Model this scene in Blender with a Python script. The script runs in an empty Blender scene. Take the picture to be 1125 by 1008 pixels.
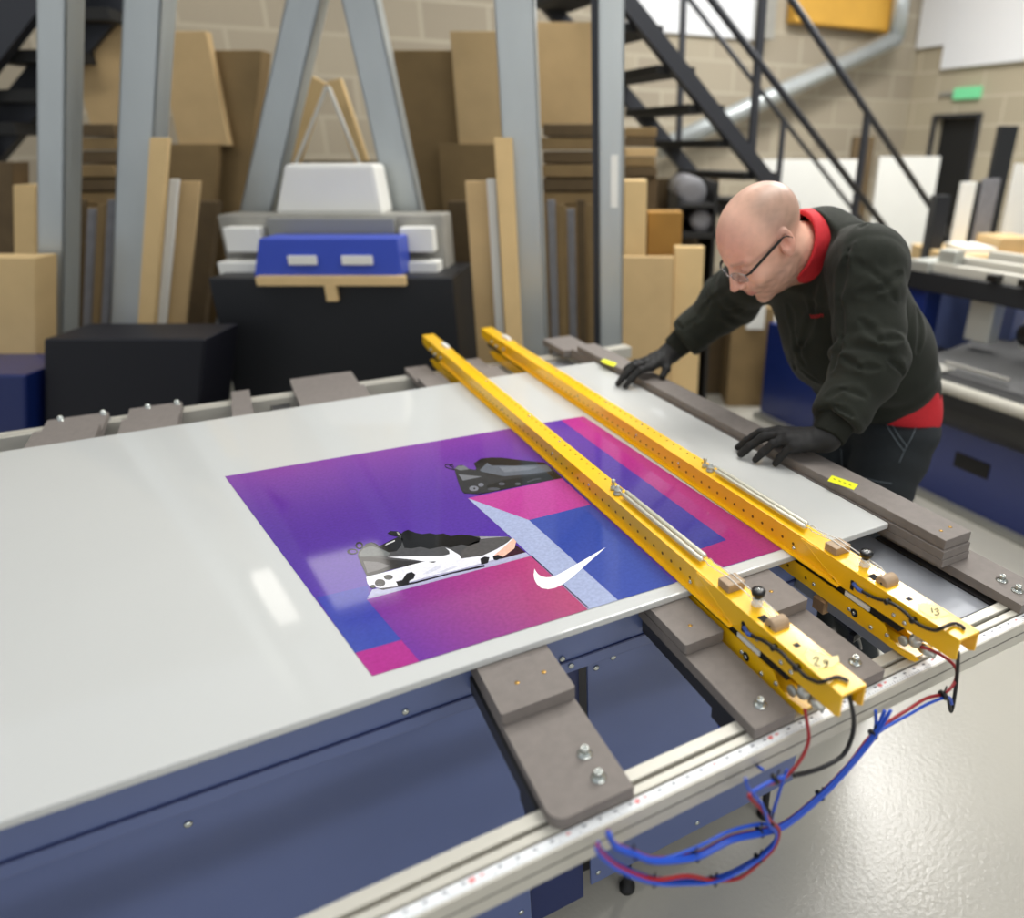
import bpy, bmesh, math, random
import numpy as np
from mathutils import Vector, Matrix
random.seed(4)
C = bpy.context.scene.collection
# ---------------------------------------------------------------- camera model (metres, Z up, floor at 0)
CAMZ = 1.55; FPX = 757.0; CX = 670.0; CY = 492.0
PHI = math.atan2(329, 757); TH = math.atan2(445, 825.4)
Hd = np.array([math.sin(TH), math.cos(TH), 0.0]); Rd = np.array([math.cos(TH), -math.sin(TH), 0.0])
Fd = Hd*math.cos(PHI) + np.array([0, 0, -math.sin(PHI)]); Ud = np.cross(Rd, Fd)
def ray(x, y): return Fd*FPX + Rd*(x-CX) - Ud*(y-CY)
def QZ(x, y, z):
    r = ray(x, y); p = r*((z-CAMZ)/r[2]); p[2] += CAMZ; return p
def QX(x, y, X):
    r = ray(x, y); p = r*(X/r[0]); p[2] += CAMZ; return p
def QY(x, y, Y):
    r = ray(x, y); p = r*(Y/r[1]); p[2] += CAMZ; return p
def QB(x, y, b):                      # point on the upright plane b metres ahead of the camera
    r = ray(x, y); p = r*(b/(r@Hd)); p[2] += CAMZ; return p
def HB(a, b, z): return Rd*a + Hd*b + np.array([0, 0, z])
# ---------------------------------------------------------------- materials
def lin(c):
    return tuple(((v/255)/12.92 if v/255 <= .04045 else ((v/255+.055)/1.055)**2.4) for v in c)
def mat(name, col, rough=.5, metal=0, var=.0, vscale=8, bump=0, bscale=200, coat=0, spec=.5, stretch=None, col2=None, vcol=False, trans=0, emit=None, estr=0, sheen=0):
    m = bpy.data.materials.new(name); m.use_nodes = True
    nt = m.node_tree; b = nt.nodes['Principled BSDF']
    c = lin(col)+(1,)
    b.inputs['Base Color'].default_value = c
    b.inputs['Roughness'].default_value = rough; b.inputs['Metallic'].default_value = metal
    b.inputs['Specular IOR Level'].default_value = spec
    b.inputs['Coat Weight'].default_value = coat; b.inputs['Coat Roughness'].default_value = .08
    b.inputs['Transmission Weight'].default_value = trans
    b.inputs['Sheen Weight'].default_value = sheen
    tc = nt.nodes.new('ShaderNodeTexCoord'); mp = nt.nodes.new('ShaderNodeMapping')
    nt.links.new(tc.outputs['Object'], mp.inputs[0])
    if stretch: mp.inputs['Scale'].default_value = stretch
    src = None
    if vcol:
        at = nt.nodes.new('ShaderNodeAttribute'); at.attribute_name = 'Col'; src = at.outputs['Color']
    if var or col2:
        n = nt.nodes.new('ShaderNodeTexNoise'); n.inputs['Scale'].default_value = vscale; n.inputs['Detail'].default_value = 6
        nt.links.new(mp.outputs[0], n.inputs['Vector'])
        mx = nt.nodes.new('ShaderNodeMix'); mx.data_type = 'RGBA'
        if col2:
            mx.inputs[6].default_value = c; mx.inputs[7].default_value = lin(col2)+(1,)
            rp = nt.nodes.new('ShaderNodeMapRange'); rp.inputs[1].default_value = .35; rp.inputs[2].default_value = .65
            nt.links.new(n.outputs['Fac'], rp.inputs[0]); nt.links.new(rp.outputs[0], mx.inputs[0])
        else:
            rp = nt.nodes.new('ShaderNodeMapRange'); rp.inputs[1].default_value = .3; rp.inputs[2].default_value = .7
            rp.inputs[3].default_value = 1-var; rp.inputs[4].default_value = 1+var
            nt.links.new(n.outputs['Fac'], rp.inputs[0])
            mx.blend_type = 'MULTIPLY'; mx.inputs[0].default_value = 1
            if src: nt.links.new(src, mx.inputs[6])
            else: mx.inputs[6].default_value = c
            nt.links.new(rp.outputs[0], mx.inputs[7])
        src = mx.outputs[2]
    if src: nt.links.new(src, b.inputs['Base Color'])
    if bump:
        n2 = nt.nodes.new('ShaderNodeTexNoise'); n2.inputs['Scale'].default_value = bscale; n2.inputs['Detail'].default_value = 4
        nt.links.new(mp.outputs[0], n2.inputs['Vector'])
        bp = nt.nodes.new('ShaderNodeBump'); bp.inputs['Strength'].default_value = bump; bp.inputs['Distance'].default_value = .002
        nt.links.new(n2.outputs['Fac'], bp.inputs['Height']); nt.links.new(bp.outputs[0], b.inputs['Normal'])
    if emit:
        b.inputs['Emission Color'].default_value = lin(emit)+(1,); b.inputs['Emission Strength'].default_value = estr
    return m
M = {}
def add(k, *a, **kw): M[k] = mat(k, *a, **kw)
add('board_white', (200,202,200), .05, var=.015, vscale=2, spec=.5)
add('print_ink', (255,255,255), .055, vcol=True, var=.10, vscale=170, spec=.4)
add('mdf', (124,117,112), .75, var=.07, vscale=60, bump=.15, bscale=500)
add('mdf_light', (168,162,158), .6, var=.05, vscale=30)
add('yellow', (253,197,10), .32, var=.03, vscale=12, coat=.3)
add('hole', (110,74,8), .8)
add('black_gap', (14,13,12), .8)
add('alu', (198,195,184), .42, metal=.2, var=.03, vscale=30, stretch=(1,20,20))
add('alu_dark', (120,118,112), .45, metal=.5)
add('zinc', (205,210,205), .25, metal=.9)
add('zinc_matte', (190,192,186), .4, metal=.6)
add('ruler', (235,238,240), .35)
add('ruler_tick', (90,95,108), .5)
add('ruler_red', (225,120,120), .5)
add('brass', (190,150,80), .35, metal=.8)
add('press_blue', (92,106,150), .33, var=.06, vscale=3, coat=.2)
add('press_navy', (38,50,96), .35)
add('bracket', (60,60,62), .5, metal=.3)
add('steel_paint', (146,150,158), .4, metal=.1, var=.06, vscale=5)
add('steel_light', (150,150,145), .35, metal=.5)
add('wood', (166,142,114), .6, var=.12, vscale=25, stretch=(1,6,6))
add('wood_brown', (160,128,92), .6, var=.12, vscale=40)
add('black_rubber', (22,22,24), .45)
add('black_plastic', (14,14,15), .3)
add('white_plastic', (235,235,230), .35)
add('spring_steel', (210,208,192), .28, metal=.55)
add('red_hose', (150,22,30), .35)
add('blue_hose', (28,78,190), .35)
add('lug_blue', (60,90,170), .4)
add('tape', (250,232,168), .7, var=.06, vscale=90)
add('ink', (40,34,20), .7)
add('label_yellow', (236,240,30), .55)
add('label_ink', (130,120,30), .7)
add('skin', (255,255,255), .42, vcol=True, var=.05, vscale=60, bump=.12, bscale=350, spec=.5)
add('jumper', (37,40,34), .9, var=.16, vscale=18, bump=.35, bscale=900, sheen=.06, spec=.2)
add('jumper_rib', (33,35,30), .92, bump=.5, bscale=700, spec=.2)
add('polo_red', (196,32,42), .8, var=.06, vscale=120, bump=.3, bscale=900)
add('trouser', (26,32,36), .85, var=.12, vscale=60, bump=.3, bscale=900)
add('stitch', (120,130,138), .8)
add('glove', (17,17,18), .7, var=.1, vscale=80, bump=.25, bscale=900)
add('frame_black', (14,14,18), .3)
add('frame_silver', (190,190,195), .25, metal=.9)
add('shoe_black', (20,20,20), .5)
add('card', (196,168,122), .85, var=.06, vscale=7)
add('card_light', (212,183,132), .85, var=.05, vscale=7)
add('card_dark', (92,76,52), .9, var=.12, vscale=14)
add('card_brown', (132,110,74), .9, var=.1, vscale=6)
add('card_ochre', (150,112,50), .85, var=.1, vscale=6)
add('sheet_white', (226,226,220), .6, var=.02, vscale=5)
add('sheet_grey', (120,120,124), .5, var=.1, vscale=20)
add('galv', (186,192,192), .34, metal=.45, var=.10, vscale=3, stretch=(1,1,.4))
add('stair_metal', (52,54,60), .45, metal=.2)
add('tread_dark', (26,26,25), .7)
add('machine_black', (22,24,28), .5, var=.1, vscale=5)
add('machine_grey', (150,148,140), .5, var=.1, vscale=12)
add('machine_deep', (10,12,24), .5, var=.1, vscale=3)
add('tray_blue', (54,78,186), .35)
add('navy', (22,40,100), .3, coat=.2)
add('cloth_grey', (82,82,82), .8, var=.1, vscale=12)
add('roller_black', (34,34,34), .5)
add('light_blue', (120,150,225), .4)
add('insul', (214,164,66), .7, var=.12, vscale=3)
add('clad_white', (232,234,236), .5)
add('door_dark', (22,24,26), .5)
add('exit_green', (110,190,140), .4, emit=(100,200,140), estr=.35)
add('lens', (240,245,250), .02, trans=1.0)
add('lamp_white', (255,252,246), .4, emit=(255,250,240), estr=4)
add('lamp_dim', (255,252,246), .4, emit=(255,250,240), estr=2.2)
add('grey_floor_bit', (200,198,190), .5)
# floor and block walls
def floor_mat():
    m = mat('floor_paint', (178,175,165), .20, var=.03, vscale=2, bump=.45, bscale=90, spec=.4); return m
M['floor'] = floor_mat()
def block_mat(name, a, b, mortar, axis):
    m = mat(name, a, .9, bump=.3, bscale=60); nt = m.node_tree; bs = nt.nodes['Principled BSDF']
    geo = nt.nodes.new('ShaderNodeNewGeometry'); sp = nt.nodes.new('ShaderNodeSeparateXYZ'); cb = nt.nodes.new('ShaderNodeCombineXYZ')
    nt.links.new(geo.outputs['Position'], sp.inputs[0]); nt.links.new(sp.outputs[axis], cb.inputs[0]); nt.links.new(sp.outputs['Z'], cb.inputs[1])
    br = nt.nodes.new('ShaderNodeTexBrick'); nt.links.new(cb.outputs[0], br.inputs['Vector'])
    br.inputs['Color1'].default_value = lin(a)+(1,); br.inputs['Color2'].default_value = lin(b)+(1,); br.inputs['Mortar'].default_value = lin(mortar)+(1,)
    br.inputs['Scale'].default_value = 1; br.inputs['Brick Width'].default_value = .5; br.inputs['Row Height'].default_value = .25
    br.inputs['Mortar Size'].default_value = .012
    nt.links.new(br.outputs['Color'], bs.inputs['Base Color']); return m
M['block_x'] = block_mat('blockwork_back', (174,164,144), (160,150,132), (182,173,154), 'X')
M['block_y'] = block_mat('blockwork_side', (184,174,150), (170,160,138), (190,181,160), 'Y')
# ---------------------------------------------------------------- mesh builder
class MB:
    def __init__(s): s.v = []; s.f = []; s.m = []; s.sm = []
    def raw(s, vs, fs, mi=0, smooth=False):
        o = len(s.v); s.v += [tuple(map(float, p)) for p in vs]
        for f in fs: s.f.append(tuple(i+o for i in f)); s.m.append(mi); s.sm.append(smooth)
        return s
    def box(s, lo, hi, mi=0, bev=0.0):
        x0,y0,z0 = lo; x1,y1,z1 = hi
        return s.hexa([(x0,y0,z0),(x1,y0,z0),(x1,y1,z0),(x0,y1,z0)], [(x0,y0,z1),(x1,y0,z1),(x1,y1,z1),(x0,y1,z1)], mi, bev)
    def hexa(s, bot, top, mi=0, bev=0.0):
        if bev <= 0:
            return s.raw(list(bot)+list(top), [(0,3,2,1),(4,5,6,7),(0,1,5,4),(1,2,6,5),(2,3,7,6),(3,0,4,7)], mi)
        bm = bmesh.new(); vv = [bm.verts.new(tuple(p)) for p in list(bot)+list(top)]
        for f in [(0,3,2,1),(4,5,6,7),(0,1,5,4),(1,2,6,5),(2,3,7,6),(3,0,4,7)]: bm.faces.new([vv[i] for i in f])
        bmesh.ops.bevel(bm, geom=bm.edges[:], offset=bev, segments=2, affect='EDGES', profile=.6)
        bm.verts.ensure_lookup_table(); bm.verts.index_update()
        s.raw([v.co[:] for v in bm.verts], [[v.index for v in f.verts] for f in bm.faces], mi, False); bm.free(); return s
    def beam(s, p, q, w, h, up=(0,0,1), mi=0, bev=0):   # rectangular bar from p to q
        p = Vector(p); q = Vector(q); d = (q-p).normalized(); u = Vector(up); sd = d.cross(u).normalized(); u = sd.cross(d).normalized()
        A = [p+sd*a*w/2+u*b*h/2 for a,b in ((-1,-1),(1,-1),(1,1),(-1,1))]; B = [v+(q-p) for v in A]
        return s.hexa([A[0],A[1],B[1],B[0]], [A[3],A[2],B[2],B[3]], mi, bev)
    def tube(s, pts, r, n=10, mi=0, cap=True, smooth=True):
        P = [Vector(p) for p in pts]; rs = r if isinstance(r, (list, tuple)) else [r]*len(P)
        vs = []; up = None
        for i, p in enumerate(P):
            t = (P[min(i+1, len(P)-1)]-P[max(i-1, 0)]).normalized()
            if up is None:
                up = Vector((0,0,1)) if abs(t.z) < .9 else Vector((1,0,0))
            a = t.cross(up).normalized(); up = a.cross(t).normalized()
            for k in range(n):
                an = 2*math.pi*k/n; vs.append(p+(a*math.cos(an)+up*math.sin(an))*rs[i])
        fs = []
        for i in range(len(P)-1):
            for k in range(n):
                k2 = (k+1) % n; fs.append((i*n+k, i*n+k2, (i+1)*n+k2, (i+1)*n+k))
        if cap: fs.append(tuple(range(n))[::-1]); fs.append(tuple((len(P)-1)*n+k for k in range(n)))
        return s.raw(vs, fs, mi, smooth)
    def lathe(s, base, axis, prof, n=20, mi=0, smooth=True):   # prof = [(t, r)...] along axis
        base = Vector(base); ax = Vector(axis).normalized(); a = ax.cross(Vector((.3,.5,.8))).normalized(); b = ax.cross(a)
        vs = []
        for t, r in prof:
            for k in range(n):
                an = 2*math.pi*k/n; vs.append(base+ax*t+(a*math.cos(an)+b*math.sin(an))*r)
        fs = [(i*n+k, i*n+(k+1) % n, (i+1)*n+(k+1) % n, (i+1)*n+k) for i in range(len(prof)-1) for k in range(n)]
        fs.append(tuple(range(n))[::-1]); fs.append(tuple((len(prof)-1)*n+k for k in range(n)))
        return s.raw(vs, fs, mi, smooth)
    def poly(s, pts, up, th, mi=0):     # prism: polygon extruded by vector up*th
        P = [Vector(p) for p in pts]; e = Vector(up)*th; n = len(P)
        fs = [tuple(range(n))[::-1], tuple(range(n, 2*n))]+[(i, (i+1) % n, (i+1) % n+n, i+n) for i in range(n)]
        return s.raw(P+[p+e for p in P], fs, mi)
    def build(s, name, mats, parent=None, org=None):
        V = np.array(s.v)
        if org is None: org = ((V[:,0].min()+V[:,0].max())/2, (V[:,1].min()+V[:,1].max())/2, V[:,2].min())
        org = Vector(org); me = bpy.data.meshes.new(name)
        me.from_pydata([(v[0]-org[0], v[1]-org[1], v[2]-org[2]) for v in s.v], [], s.f)
        if not isinstance(mats, (list, tuple)): mats = [mats]
        for k in mats: me.materials.append(M[k])
        me.polygons.foreach_set('material_index', s.m); me.polygons.foreach_set('use_smooth', s.sm)
        bm = bmesh.new(); bm.from_mesh(me); bmesh.ops.recalc_face_normals(bm, faces=bm.faces[:]); bm.to_mesh(me); bm.free()
        o = bpy.data.objects.new(name, me); C.objects.link(o); place(o, org, parent); return o
def wloc(o):
    p = Vector((0,0,0))
    while o: p += o.location; o = o.parent
    return p
def place(o, world, parent):
    if parent: o.parent = parent; o.location = Vector(world)-wloc(parent)
    else: o.location = world
def tag(o, label=None, cat=None, group=None, kind=None):
    if label: o['label'] = label
    if cat: o['category'] = cat
    if group: o['group'] = group
    if kind: o['kind'] = kind
    return o
def thing(name, loc, label, cat, group=None):
    o = bpy.data.objects.new(name, None); C.objects.link(o); o.location = loc; o.empty_display_size = .05
    return tag(o, label, cat, group)
def struct(o): o['kind'] = 'structure'; return o
def smooth_path(pts, n=8):
    P = [Vector(p) for p in pts]; out = []
    for i in range(len(P)-1):
        p0 = P[max(i-1,0)]; p1 = P[i]; p2 = P[i+1]; p3 = P[min(i+2, len(P)-1)]
        for k in range(n):
            t = k/n; out.append(.5*((2*p1)+(p2-p0)*t+(2*p0-5*p1+4*p2-p3)*t*t+(3*p1-p0-3*p2+p3)*t**3))
    out.append(P[-1]); return out
# ================================================================ THE PRESS TABLE
BZ = .9
T = thing('press_body', (-.4, 1.4, 0), 'blue painted sheet metal body of the screen printing press under the white board', 'printing press')
mb = MB()
mb.box((-2.0,.80,.775), (.83,1.99,.85), 0, .003)
mb.box((-2.0,.797,.80), (.83,.80,.803), 1)
mb.build('bed_frame', ['press_blue', 'press_navy'], T)
MB().box((-2.0,.878,.10), (.292,.884,.775), 0, .001).build('side_panel', 'press_blue', T)
MB().box((.428,.878,.11), (.99,.884,.775), 0, .001).build('side_panel', 'press_blue', T)
MB().box((.30,.90,.05), (.42,1.9,.775)).build('leg_frame', 'press_navy', T)
MB().box((-2.0,.95,.05), (.29,1.85,.10)).box((.43,.95,.05), (.98,1.85,.11)).box((.32,1.0,0),(.40,1.08,.05)).box((-1.9,1.0,0),(-1.8,1.08,.05)).build('base_tray', 'machine_black', T)
MB().box((-2.0,.872,.752), (.86,.878,.757)).build('edge_strip', 'steel_paint', T)
for (x, z) in ((.445,.69),(.445,.42),(.445,.14),(.95,.14),(.70,.135),(.48,.70),(.27,.14),(-.2,.68),(.27,.6)):
    MB().lathe((x,.878,z), (0,-1,0), [(0,.006),(.002,.006),(.004,.003)], 10).build('screw', 'zinc', T)
for (x, z) in ((.345,.81),(.36,.79),(.10,.815),(.24,.82)):
    MB().lathe((x,.80,z), (0,-1,0), [(0,.005),(.003,.005),(.004,.003)], 10).build('screw', 'zinc', T)
for x in (.53, .93):
    MB().lathe((x,.90,0), (0,0,1), [(0,.018),(.010,.018),(.016,.010),(.05,.009),(.11,.009)], 16).build('foot', 'black_rubber', T)
# side frame between the press and the right rail: painted steel channels running along the right edge
T2 = thing('steel_side_frame', (.93, 1.3, .7), 'grey steel channel frame in the gap beside the wide edge beam', 'frame')
MB().box((.925,.545,.795), (1.028,2.23,.838), 0, .002).build('upper_channel', 'steel_paint', T2)
MB().box((.835,.545,.78), (.917,2.23,.822), 0, .002).build('lower_channel', 'steel_paint', T2)
MB().box((.918,.545,.79), (.925,2.23,.832)).build('lip', 'steel_light', T2)
# aluminium rails
def rail(Y0, Y1, sgn, name_label, x0, x1, ruler):
    r = thing('aluminium_rail', ((x0+x1)/2, (Y0+Y1)/2, .808), name_label, 'rail')
    yf = Y0 if sgn < 0 else Y1; yb = Y1 if sgn < 0 else Y0; s = 1 if sgn < 0 else -1
    m = MB()
    def bb(a, b, z0, z1, mi=0, bev=.0015):
        lo, hi = sorted((yf+s*a, yf+s*b)); m.box((x0,lo,z0), (x1,hi,z1), mi, bev)
    bb(.0,.055,.808,.838); bb(.0,.017,.836,.849); bb(.0195,.031,.836,.8505); bb(.0375,.055,.836,.8505); bb(.001,.054,.834,.840, 1, 0)
    m.build('profile', ['alu','alu_dark'], r)
    if ruler:
        m = MB(); m.box((x0, yf+.0028,.849), (x1, yf+.0158,.8496))
        k = 0; x = x0
        while x < x1:
            L = .0045 if k % 5 == 0 else .0022
            m.box((x, yf+.0035,.8496), (x+.0007, yf+.0035+L,.8498), 1)
            if k % 4 == 2:
                for q in (0,.0026): m.box((x+q, yf+.0100,.8496), (x+q+.0019, yf+.0128,.8498), 2 if k % 20 == 2 else 1)
            if k % 40 == 20: m.box((x-.002, yf+.0085,.8496), (x+.0045, yf+.0135,.8498), 2)
            x += .005; k += 1
        m.build('ruler_strip', ['ruler','ruler_tick','ruler_red'], r)
        MB().box((x0, yf-.0005,.828), (x1, yf,.830)).build('groove', 'alu_dark', r)
    return r
rail(.480,.535,-1,'long cream aluminium rail with a ruler strip along the front of the press', -1.6, 1.75, True)
FAR_RAIL = rail(2.235,2.29,1,'aluminium rail along the far side of the press behind the board', -1.6, 1.30, False)
bk = MB()
for i, x in enumerate((.215,.51,.68,1.05,-.9)):
    t = MB().box((x-.02,.535,.812), (x+.03,.795,.84)).box((x-.02,.535,.795),(x-.01,.60,.812)).build('rail_bracket', 'bracket')
    lab = ['dark steel bracket beneath the wide front support arm','dark steel bracket beneath the support arm left of the near yellow bar','dark steel bracket beneath the support arm between the yellow bars','dark steel bracket beneath the right edge beam','dark steel bracket holding the front rail left of the picture'][i]
    tag(t, lab, 'bracket', None)
for i, x in enumerate((-.9,.05,.49,.68,.95)):
    t = MB().box((x-.02,1.99,.80), (x+.03,2.235,.83)).build('rail_bracket', 'bracket')
    tag(t, ['dark bracket on the far rail at the left end','dark bracket on the far rail below the left grey blocks','dark bracket on the far rail under the near yellow bar','dark bracket on the far rail between the yellow bars','dark bracket on the far rail beside the right edge beam'][i], 'bracket')
# white board
bm_ = MB().box((-1.25,.752,.888), (1.006,1.975,.9), 0, .003)
tag(bm_.build('white_board', 'board_white'), 'large glossy white board lying across the press table', 'board')
# ---------------------------------------------------------------- MDF arms
def socket_bolt(x, y, z, parent, kind='zinc'):
    o = MB().lathe((x,y,z), (0,0,1), [(0,.0095),(.0018,.0095),(.0022,.0075),(.0035,.0072)], 20).lathe((x,y,z+.0035),(0,0,1),[(0,.0052),(.0065,.0052),(.0075,.0045),(.0075,.0026),(.0045,.0024)],18).build('bolt', kind, parent)
    return o
def brass(x, y, z, parent):
    MB().lathe((x,y,z), (0,0,1), [(0,.0035),(.0006,.0033)], 14).build('screw', 'brass', parent)
def rounded(x0,y0,x1,y1,r,corners):
    pts = []
    for (cx,cy,a0,key) in ((x0+r,y0+r,180,0),(x1-r,y0+r,270,1),(x1-r,y1-r,0,2),(x0+r,y1-r,90,3)):
        if key in corners:
            for k in range(7): a = math.radians(a0+15*k); pts.append((cx+r*math.cos(a), cy+r*math.sin(a)))
        else: pts.append({0:(x0,y0),1:(x1,y0),2:(x1,y1),3:(x0,y1)}[key])
    return pts
def arm(x0, x1, label, bolts, screws, far=False, round_=(), y0=.497, yb=.655, z=.8505):
    t = thing('support_arm', ((x0+x1)/2, y0, z), label, 'support arm', None)
    f = (lambda y: y) if not far else (lambda y: 2.735-y+.045)
    def P(pts, z): return [(x, f(y), z) for x, y in pts]
    lp=MB().poly(P(rounded(x0,y0,x1,.79,.02,round_), z), (0,0,1), .0175).build('lower_plate', 'mdf', t)
    MB().poly(P(rounded(x0+.003,yb+.001,x1-.003,.789,.012,()), z+.0175), (0,0,1), .0035).build('spacer', 'mdf', t)
    ub=MB().poly(P(rounded(x0-.001,yb,x1+.001,.79,.004,(0,1)), z+.021), (0,0,1), .0165).build('upper_block', 'mdf', t)
    for b in bolts: socket_bolt(b[0], f(b[1]), z+.0175, lp)
    for b in screws: brass(b[0], f(b[1]), z+.0375, ub)
    return t
arm(.197,.300,'wide grey fibreboard arm with rounded corner at the front of the press', [(.270,.566),(.269,.527)], [(.235,.70),(.275,.702)], round_=(0,))
arm(.479,.547,'grey fibreboard arm close along the left side of the near yellow bar', [(.513,.528)], [(.51,.69)])
arm(.643,.714,'grey fibreboard arm in the gap between the two yellow bars', [(.688,.528)], [(.676,.70)])
arm(.455,.530,'grey fibreboard block at the far rail left of the near yellow bar end', [], [], far=True, y0=.47)
arm(.648,.716,'grey fibreboard block at the far rail between the yellow bar ends', [], [], far=True, y0=.47)
arm(.10,.29,'wide pale grey block at the far rail behind the middle of the board', [], [], far=True, y0=.42)
arm(-.07,-.02,'small pale grey block standing at the far rail', [], [], far=True, y0=.47)
arm(-.33,-.20,'flat grey block at the far rail towards the left', [], [], far=True, y0=.50)
arm(-.52,-.38,'grey block at the far rail nearest the left edge', [], [], far=True, y0=.50)
for i, (px, py) in enumerate(((62,447),(111,445),(161,441),(194,440))):
    p = QY(px, py, 2.263)
    MB().lathe((p[0],2.263,.8505),(0,0,1),[(0,.013),(.004,.013),(.005,.008),(.026,.0075),(.030,.004)],14).build('bolt','zinc',FAR_RAIL)
# right edge beam
t = thing('edge_beam', (1.05, 1.3, .8505), 'long wide grey fibreboard beam beside the board under the gloved hands', 'beam')
MB().poly([(x,y,.8505) for x,y in rounded(1.030,.497,1.108,2.36,.015,())], (0,0,1), .0175).build('lower_plate','mdf',t)
MB().box((1.008,.632,.8685), (1.080,2.16,.8825), 0, .001).build('middle_layer','mdf',t)
MB().box((1.0085,.634,.883), (1.0805,2.16,.8995), 0, .001).build('middle_layer','mdf',t)
MB().box((1.0125,.638,.900), (1.0825,2.12,.920), 0, .002).build('top_layer','mdf',t)
for (x,y) in ((1.067,.558),(1.062,.526)): socket_bolt(x,y,.868,t)
for (x,y) in ((1.035,.665),(1.061,.666)): brass(x,y,.920,t)
lb = MB(); p = QZ(925,529,.92)
lb.poly([QZ(x,y,.9202) for x,y in ((914,522),(943,532),(938,538),(909,528))], (0,0,1), .0003)
for k in range(4): q = QZ(916.5+k*5.6,526.0+k*2.1,.9206); lb.box((q[0]-.0014,q[1]-.004,q[2]),(q[0]+.0014,q[1]+.002,q[2]+.0002),1)
lb.build('yellow_label',['label_yellow','label_ink'],t)['label'] = 'yellow label near the worker\'s near hand'
lb = MB(); lb.poly([QZ(x,y,.9202) for x,y in ((663,394),(678,399),(674,402.5),(660,397))], (0,0,1), .0003)
lb.build('yellow_label',['label_yellow'],t)['label'] = 'yellow label at the far end'
t = MB().box((.985,2.17,.868),(1.10,2.36,.892),0,.003).build('corner_block','mdf'); tag(t,'grey corner block at the far end of the wide edge beam','block')
# ---------------------------------------------------------------- printed sheet
PV=[];PF=[];PC=[]
def praw(pts, cols, fs, layer):
    o=len(PV)
    for (x,y),c in zip(pts,cols):
        p=QZ(x,y,.9006+layer*.00008); PV.append(tuple(p)); PC.append(lin(c)+(1,))
    for f in fs: PF.append(tuple(i+o for i in f))
def pp(pts, col, layer, sc=None):
    if sc: pts=[(sc[0]+x/sc[2], sc[1]+y/sc[2]) for x,y in pts]
    cols=col if isinstance(col,list) else [col]*len(pts)
    praw(pts, cols, [tuple(range(len(pts)))], layer)
def pstroke(pts, w, col, layer, sc):
    for a,b in zip(pts[:-1],pts[1:]):
        dx,dy=b[0]-a[0],b[1]-a[1]; L=math.hypot(dx,dy) or 1; nx,ny=-dy/L*w/2,dx/L*w/2; ex,ey=dx/L*w*.3,dy/L*w*.3
        pp([(a[0]-ex+nx,a[1]-ey+ny),(b[0]+ex+nx,b[1]+ey+ny),(b[0]+ex-nx,b[1]+ey-ny),(a[0]-ex-nx,a[1]-ey-ny)],col,layer,sc)
def pell(cx,cy,rx,ry,col,layer,sc): pp([(cx+rx*math.cos(k*math.pi/8),cy+ry*math.sin(k*math.pi/8)) for k in range(16)],col,layer,sc)
TLc,BLc,BRc,TRc=(247,523),(409,742),(860,603),(641,457)
def quadgrid(c00,c10,c11,c01,fn,layer,n=14):
    pts=[];cols=[]
    A,B,Cc,D=[np.array(QZ(p[0],p[1],.9006)) for p in (c00,c10,c11,c01)]
    o=len(PV)
    for i in range(n+1):
        for j in range(n+1):
            u=i/n;v=j/n
            p=A*(1-u)*(1-v)+B*u*(1-v)+Cc*u*v+D*(1-u)*v
            PV.append((p[0],p[1],.9006+layer*.00008)); PC.append(lin(fn(u,v))+(1,))
    for i in range(n):
        for j in range(n):
            PF.append((o+i*(n+1)+j,o+(i+1)*(n+1)+j,o+(i+1)*(n+1)+j+1,o+i*(n+1)+j+1))
def mixc(*cw):
    s=sum(w for _,w in cw); return tuple(sum(c[k]*w for c,w in cw)/s for k in range(3))
def basec(u,v):   # u: left->right, v: bottom(0)->top(1)
    top=mixc(((128,66,160),1-u*.5),((112,56,152),u*.5)); mid=(84,50,150); low=(84,62,168)
    return mixc((top,v),(mid,1-v)) if v>.5 else mixc((mid,v*2),(low,1-v*2)) if v<.5 else mid
def basec2(u,v):
    top=(128,64,156); mid=(82,48,146); low=(82,60,166)
    if v>.55: w=(v-.55)/.45; return mixc((top,w**1.5),(mid,1-w**1.5))
    w=v/.55; return mixc((mid,w),(low,1-w+1e-6))
quadgrid(BLc,BRc,TRc,TLc,basec2,0)
blue=(58,72,158); mag=(172,52,136); gray=(160,170,202)
pp([(348,656),(404,643),(406,658),(443,702),(390,717)],[(56,62,160),(60,60,158),(60,62,160),(56,70,160),(58,74,160)],1)
pp([(390,717),(443,702),(462,726),(409,742.3)],(166,44,132),1)
pp([(403,658),(416,648),(573,605.5),(583,611)],(170,170,196),2)
pp([(403,658),(583,610.5),(646,669.2),(461,726.3)],[(116,48,142),(176,62,116),(170,72,108),(104,48,148)],3)
pp([(514,547),(617,525),(649,554),(581,571)],(176,62,142),2)
pp([(581,571),(649,554),(742,640),(679,659)],(56,74,156),2)
pp([(616,461),(641,457),(860,603),(757,634),(740,612)],[(178,56,140),(178,56,140),(150,48,108),(150,46,108),(150,46,108)],1)  # magenta darker at the lower end, shade over the print put into the colour
pp([(578,469),(616,461),(798,593),(757,607),(742,610)],[(100,60,160),(100,60,160),(58,58,138),(58,58,138),(58,58,138)],2)
pp([(514,547),(581,571),(679,659),(646,669.2),(567,595)],gray,4)
pp([(583,610),(584.5,610),(647,667.2),(645.5,667.7)],(50,20,50),5)
S=(560,570,9.17)
swo=[(965,285),(740,485),(640,575),(580,622),(525,660),(455,692),(385,705),(318,693),(275,655),(250,608),(242,560),(250,498),(262,525),(285,555),(320,577),(370,587),(420,583),(470,566),(560,520),(700,438)]
pp(swo,(255,255,255),6,S)
K=(370,570,5.114)
pp([(200,395),(172,440),(260,418),(1085,205),(1060,185),(820,255),(440,350)],(172,174,202),4,K)
pp([(905,225),(1000,140),(1062,186),(930,222)],(58,32,44),5,K)
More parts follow.
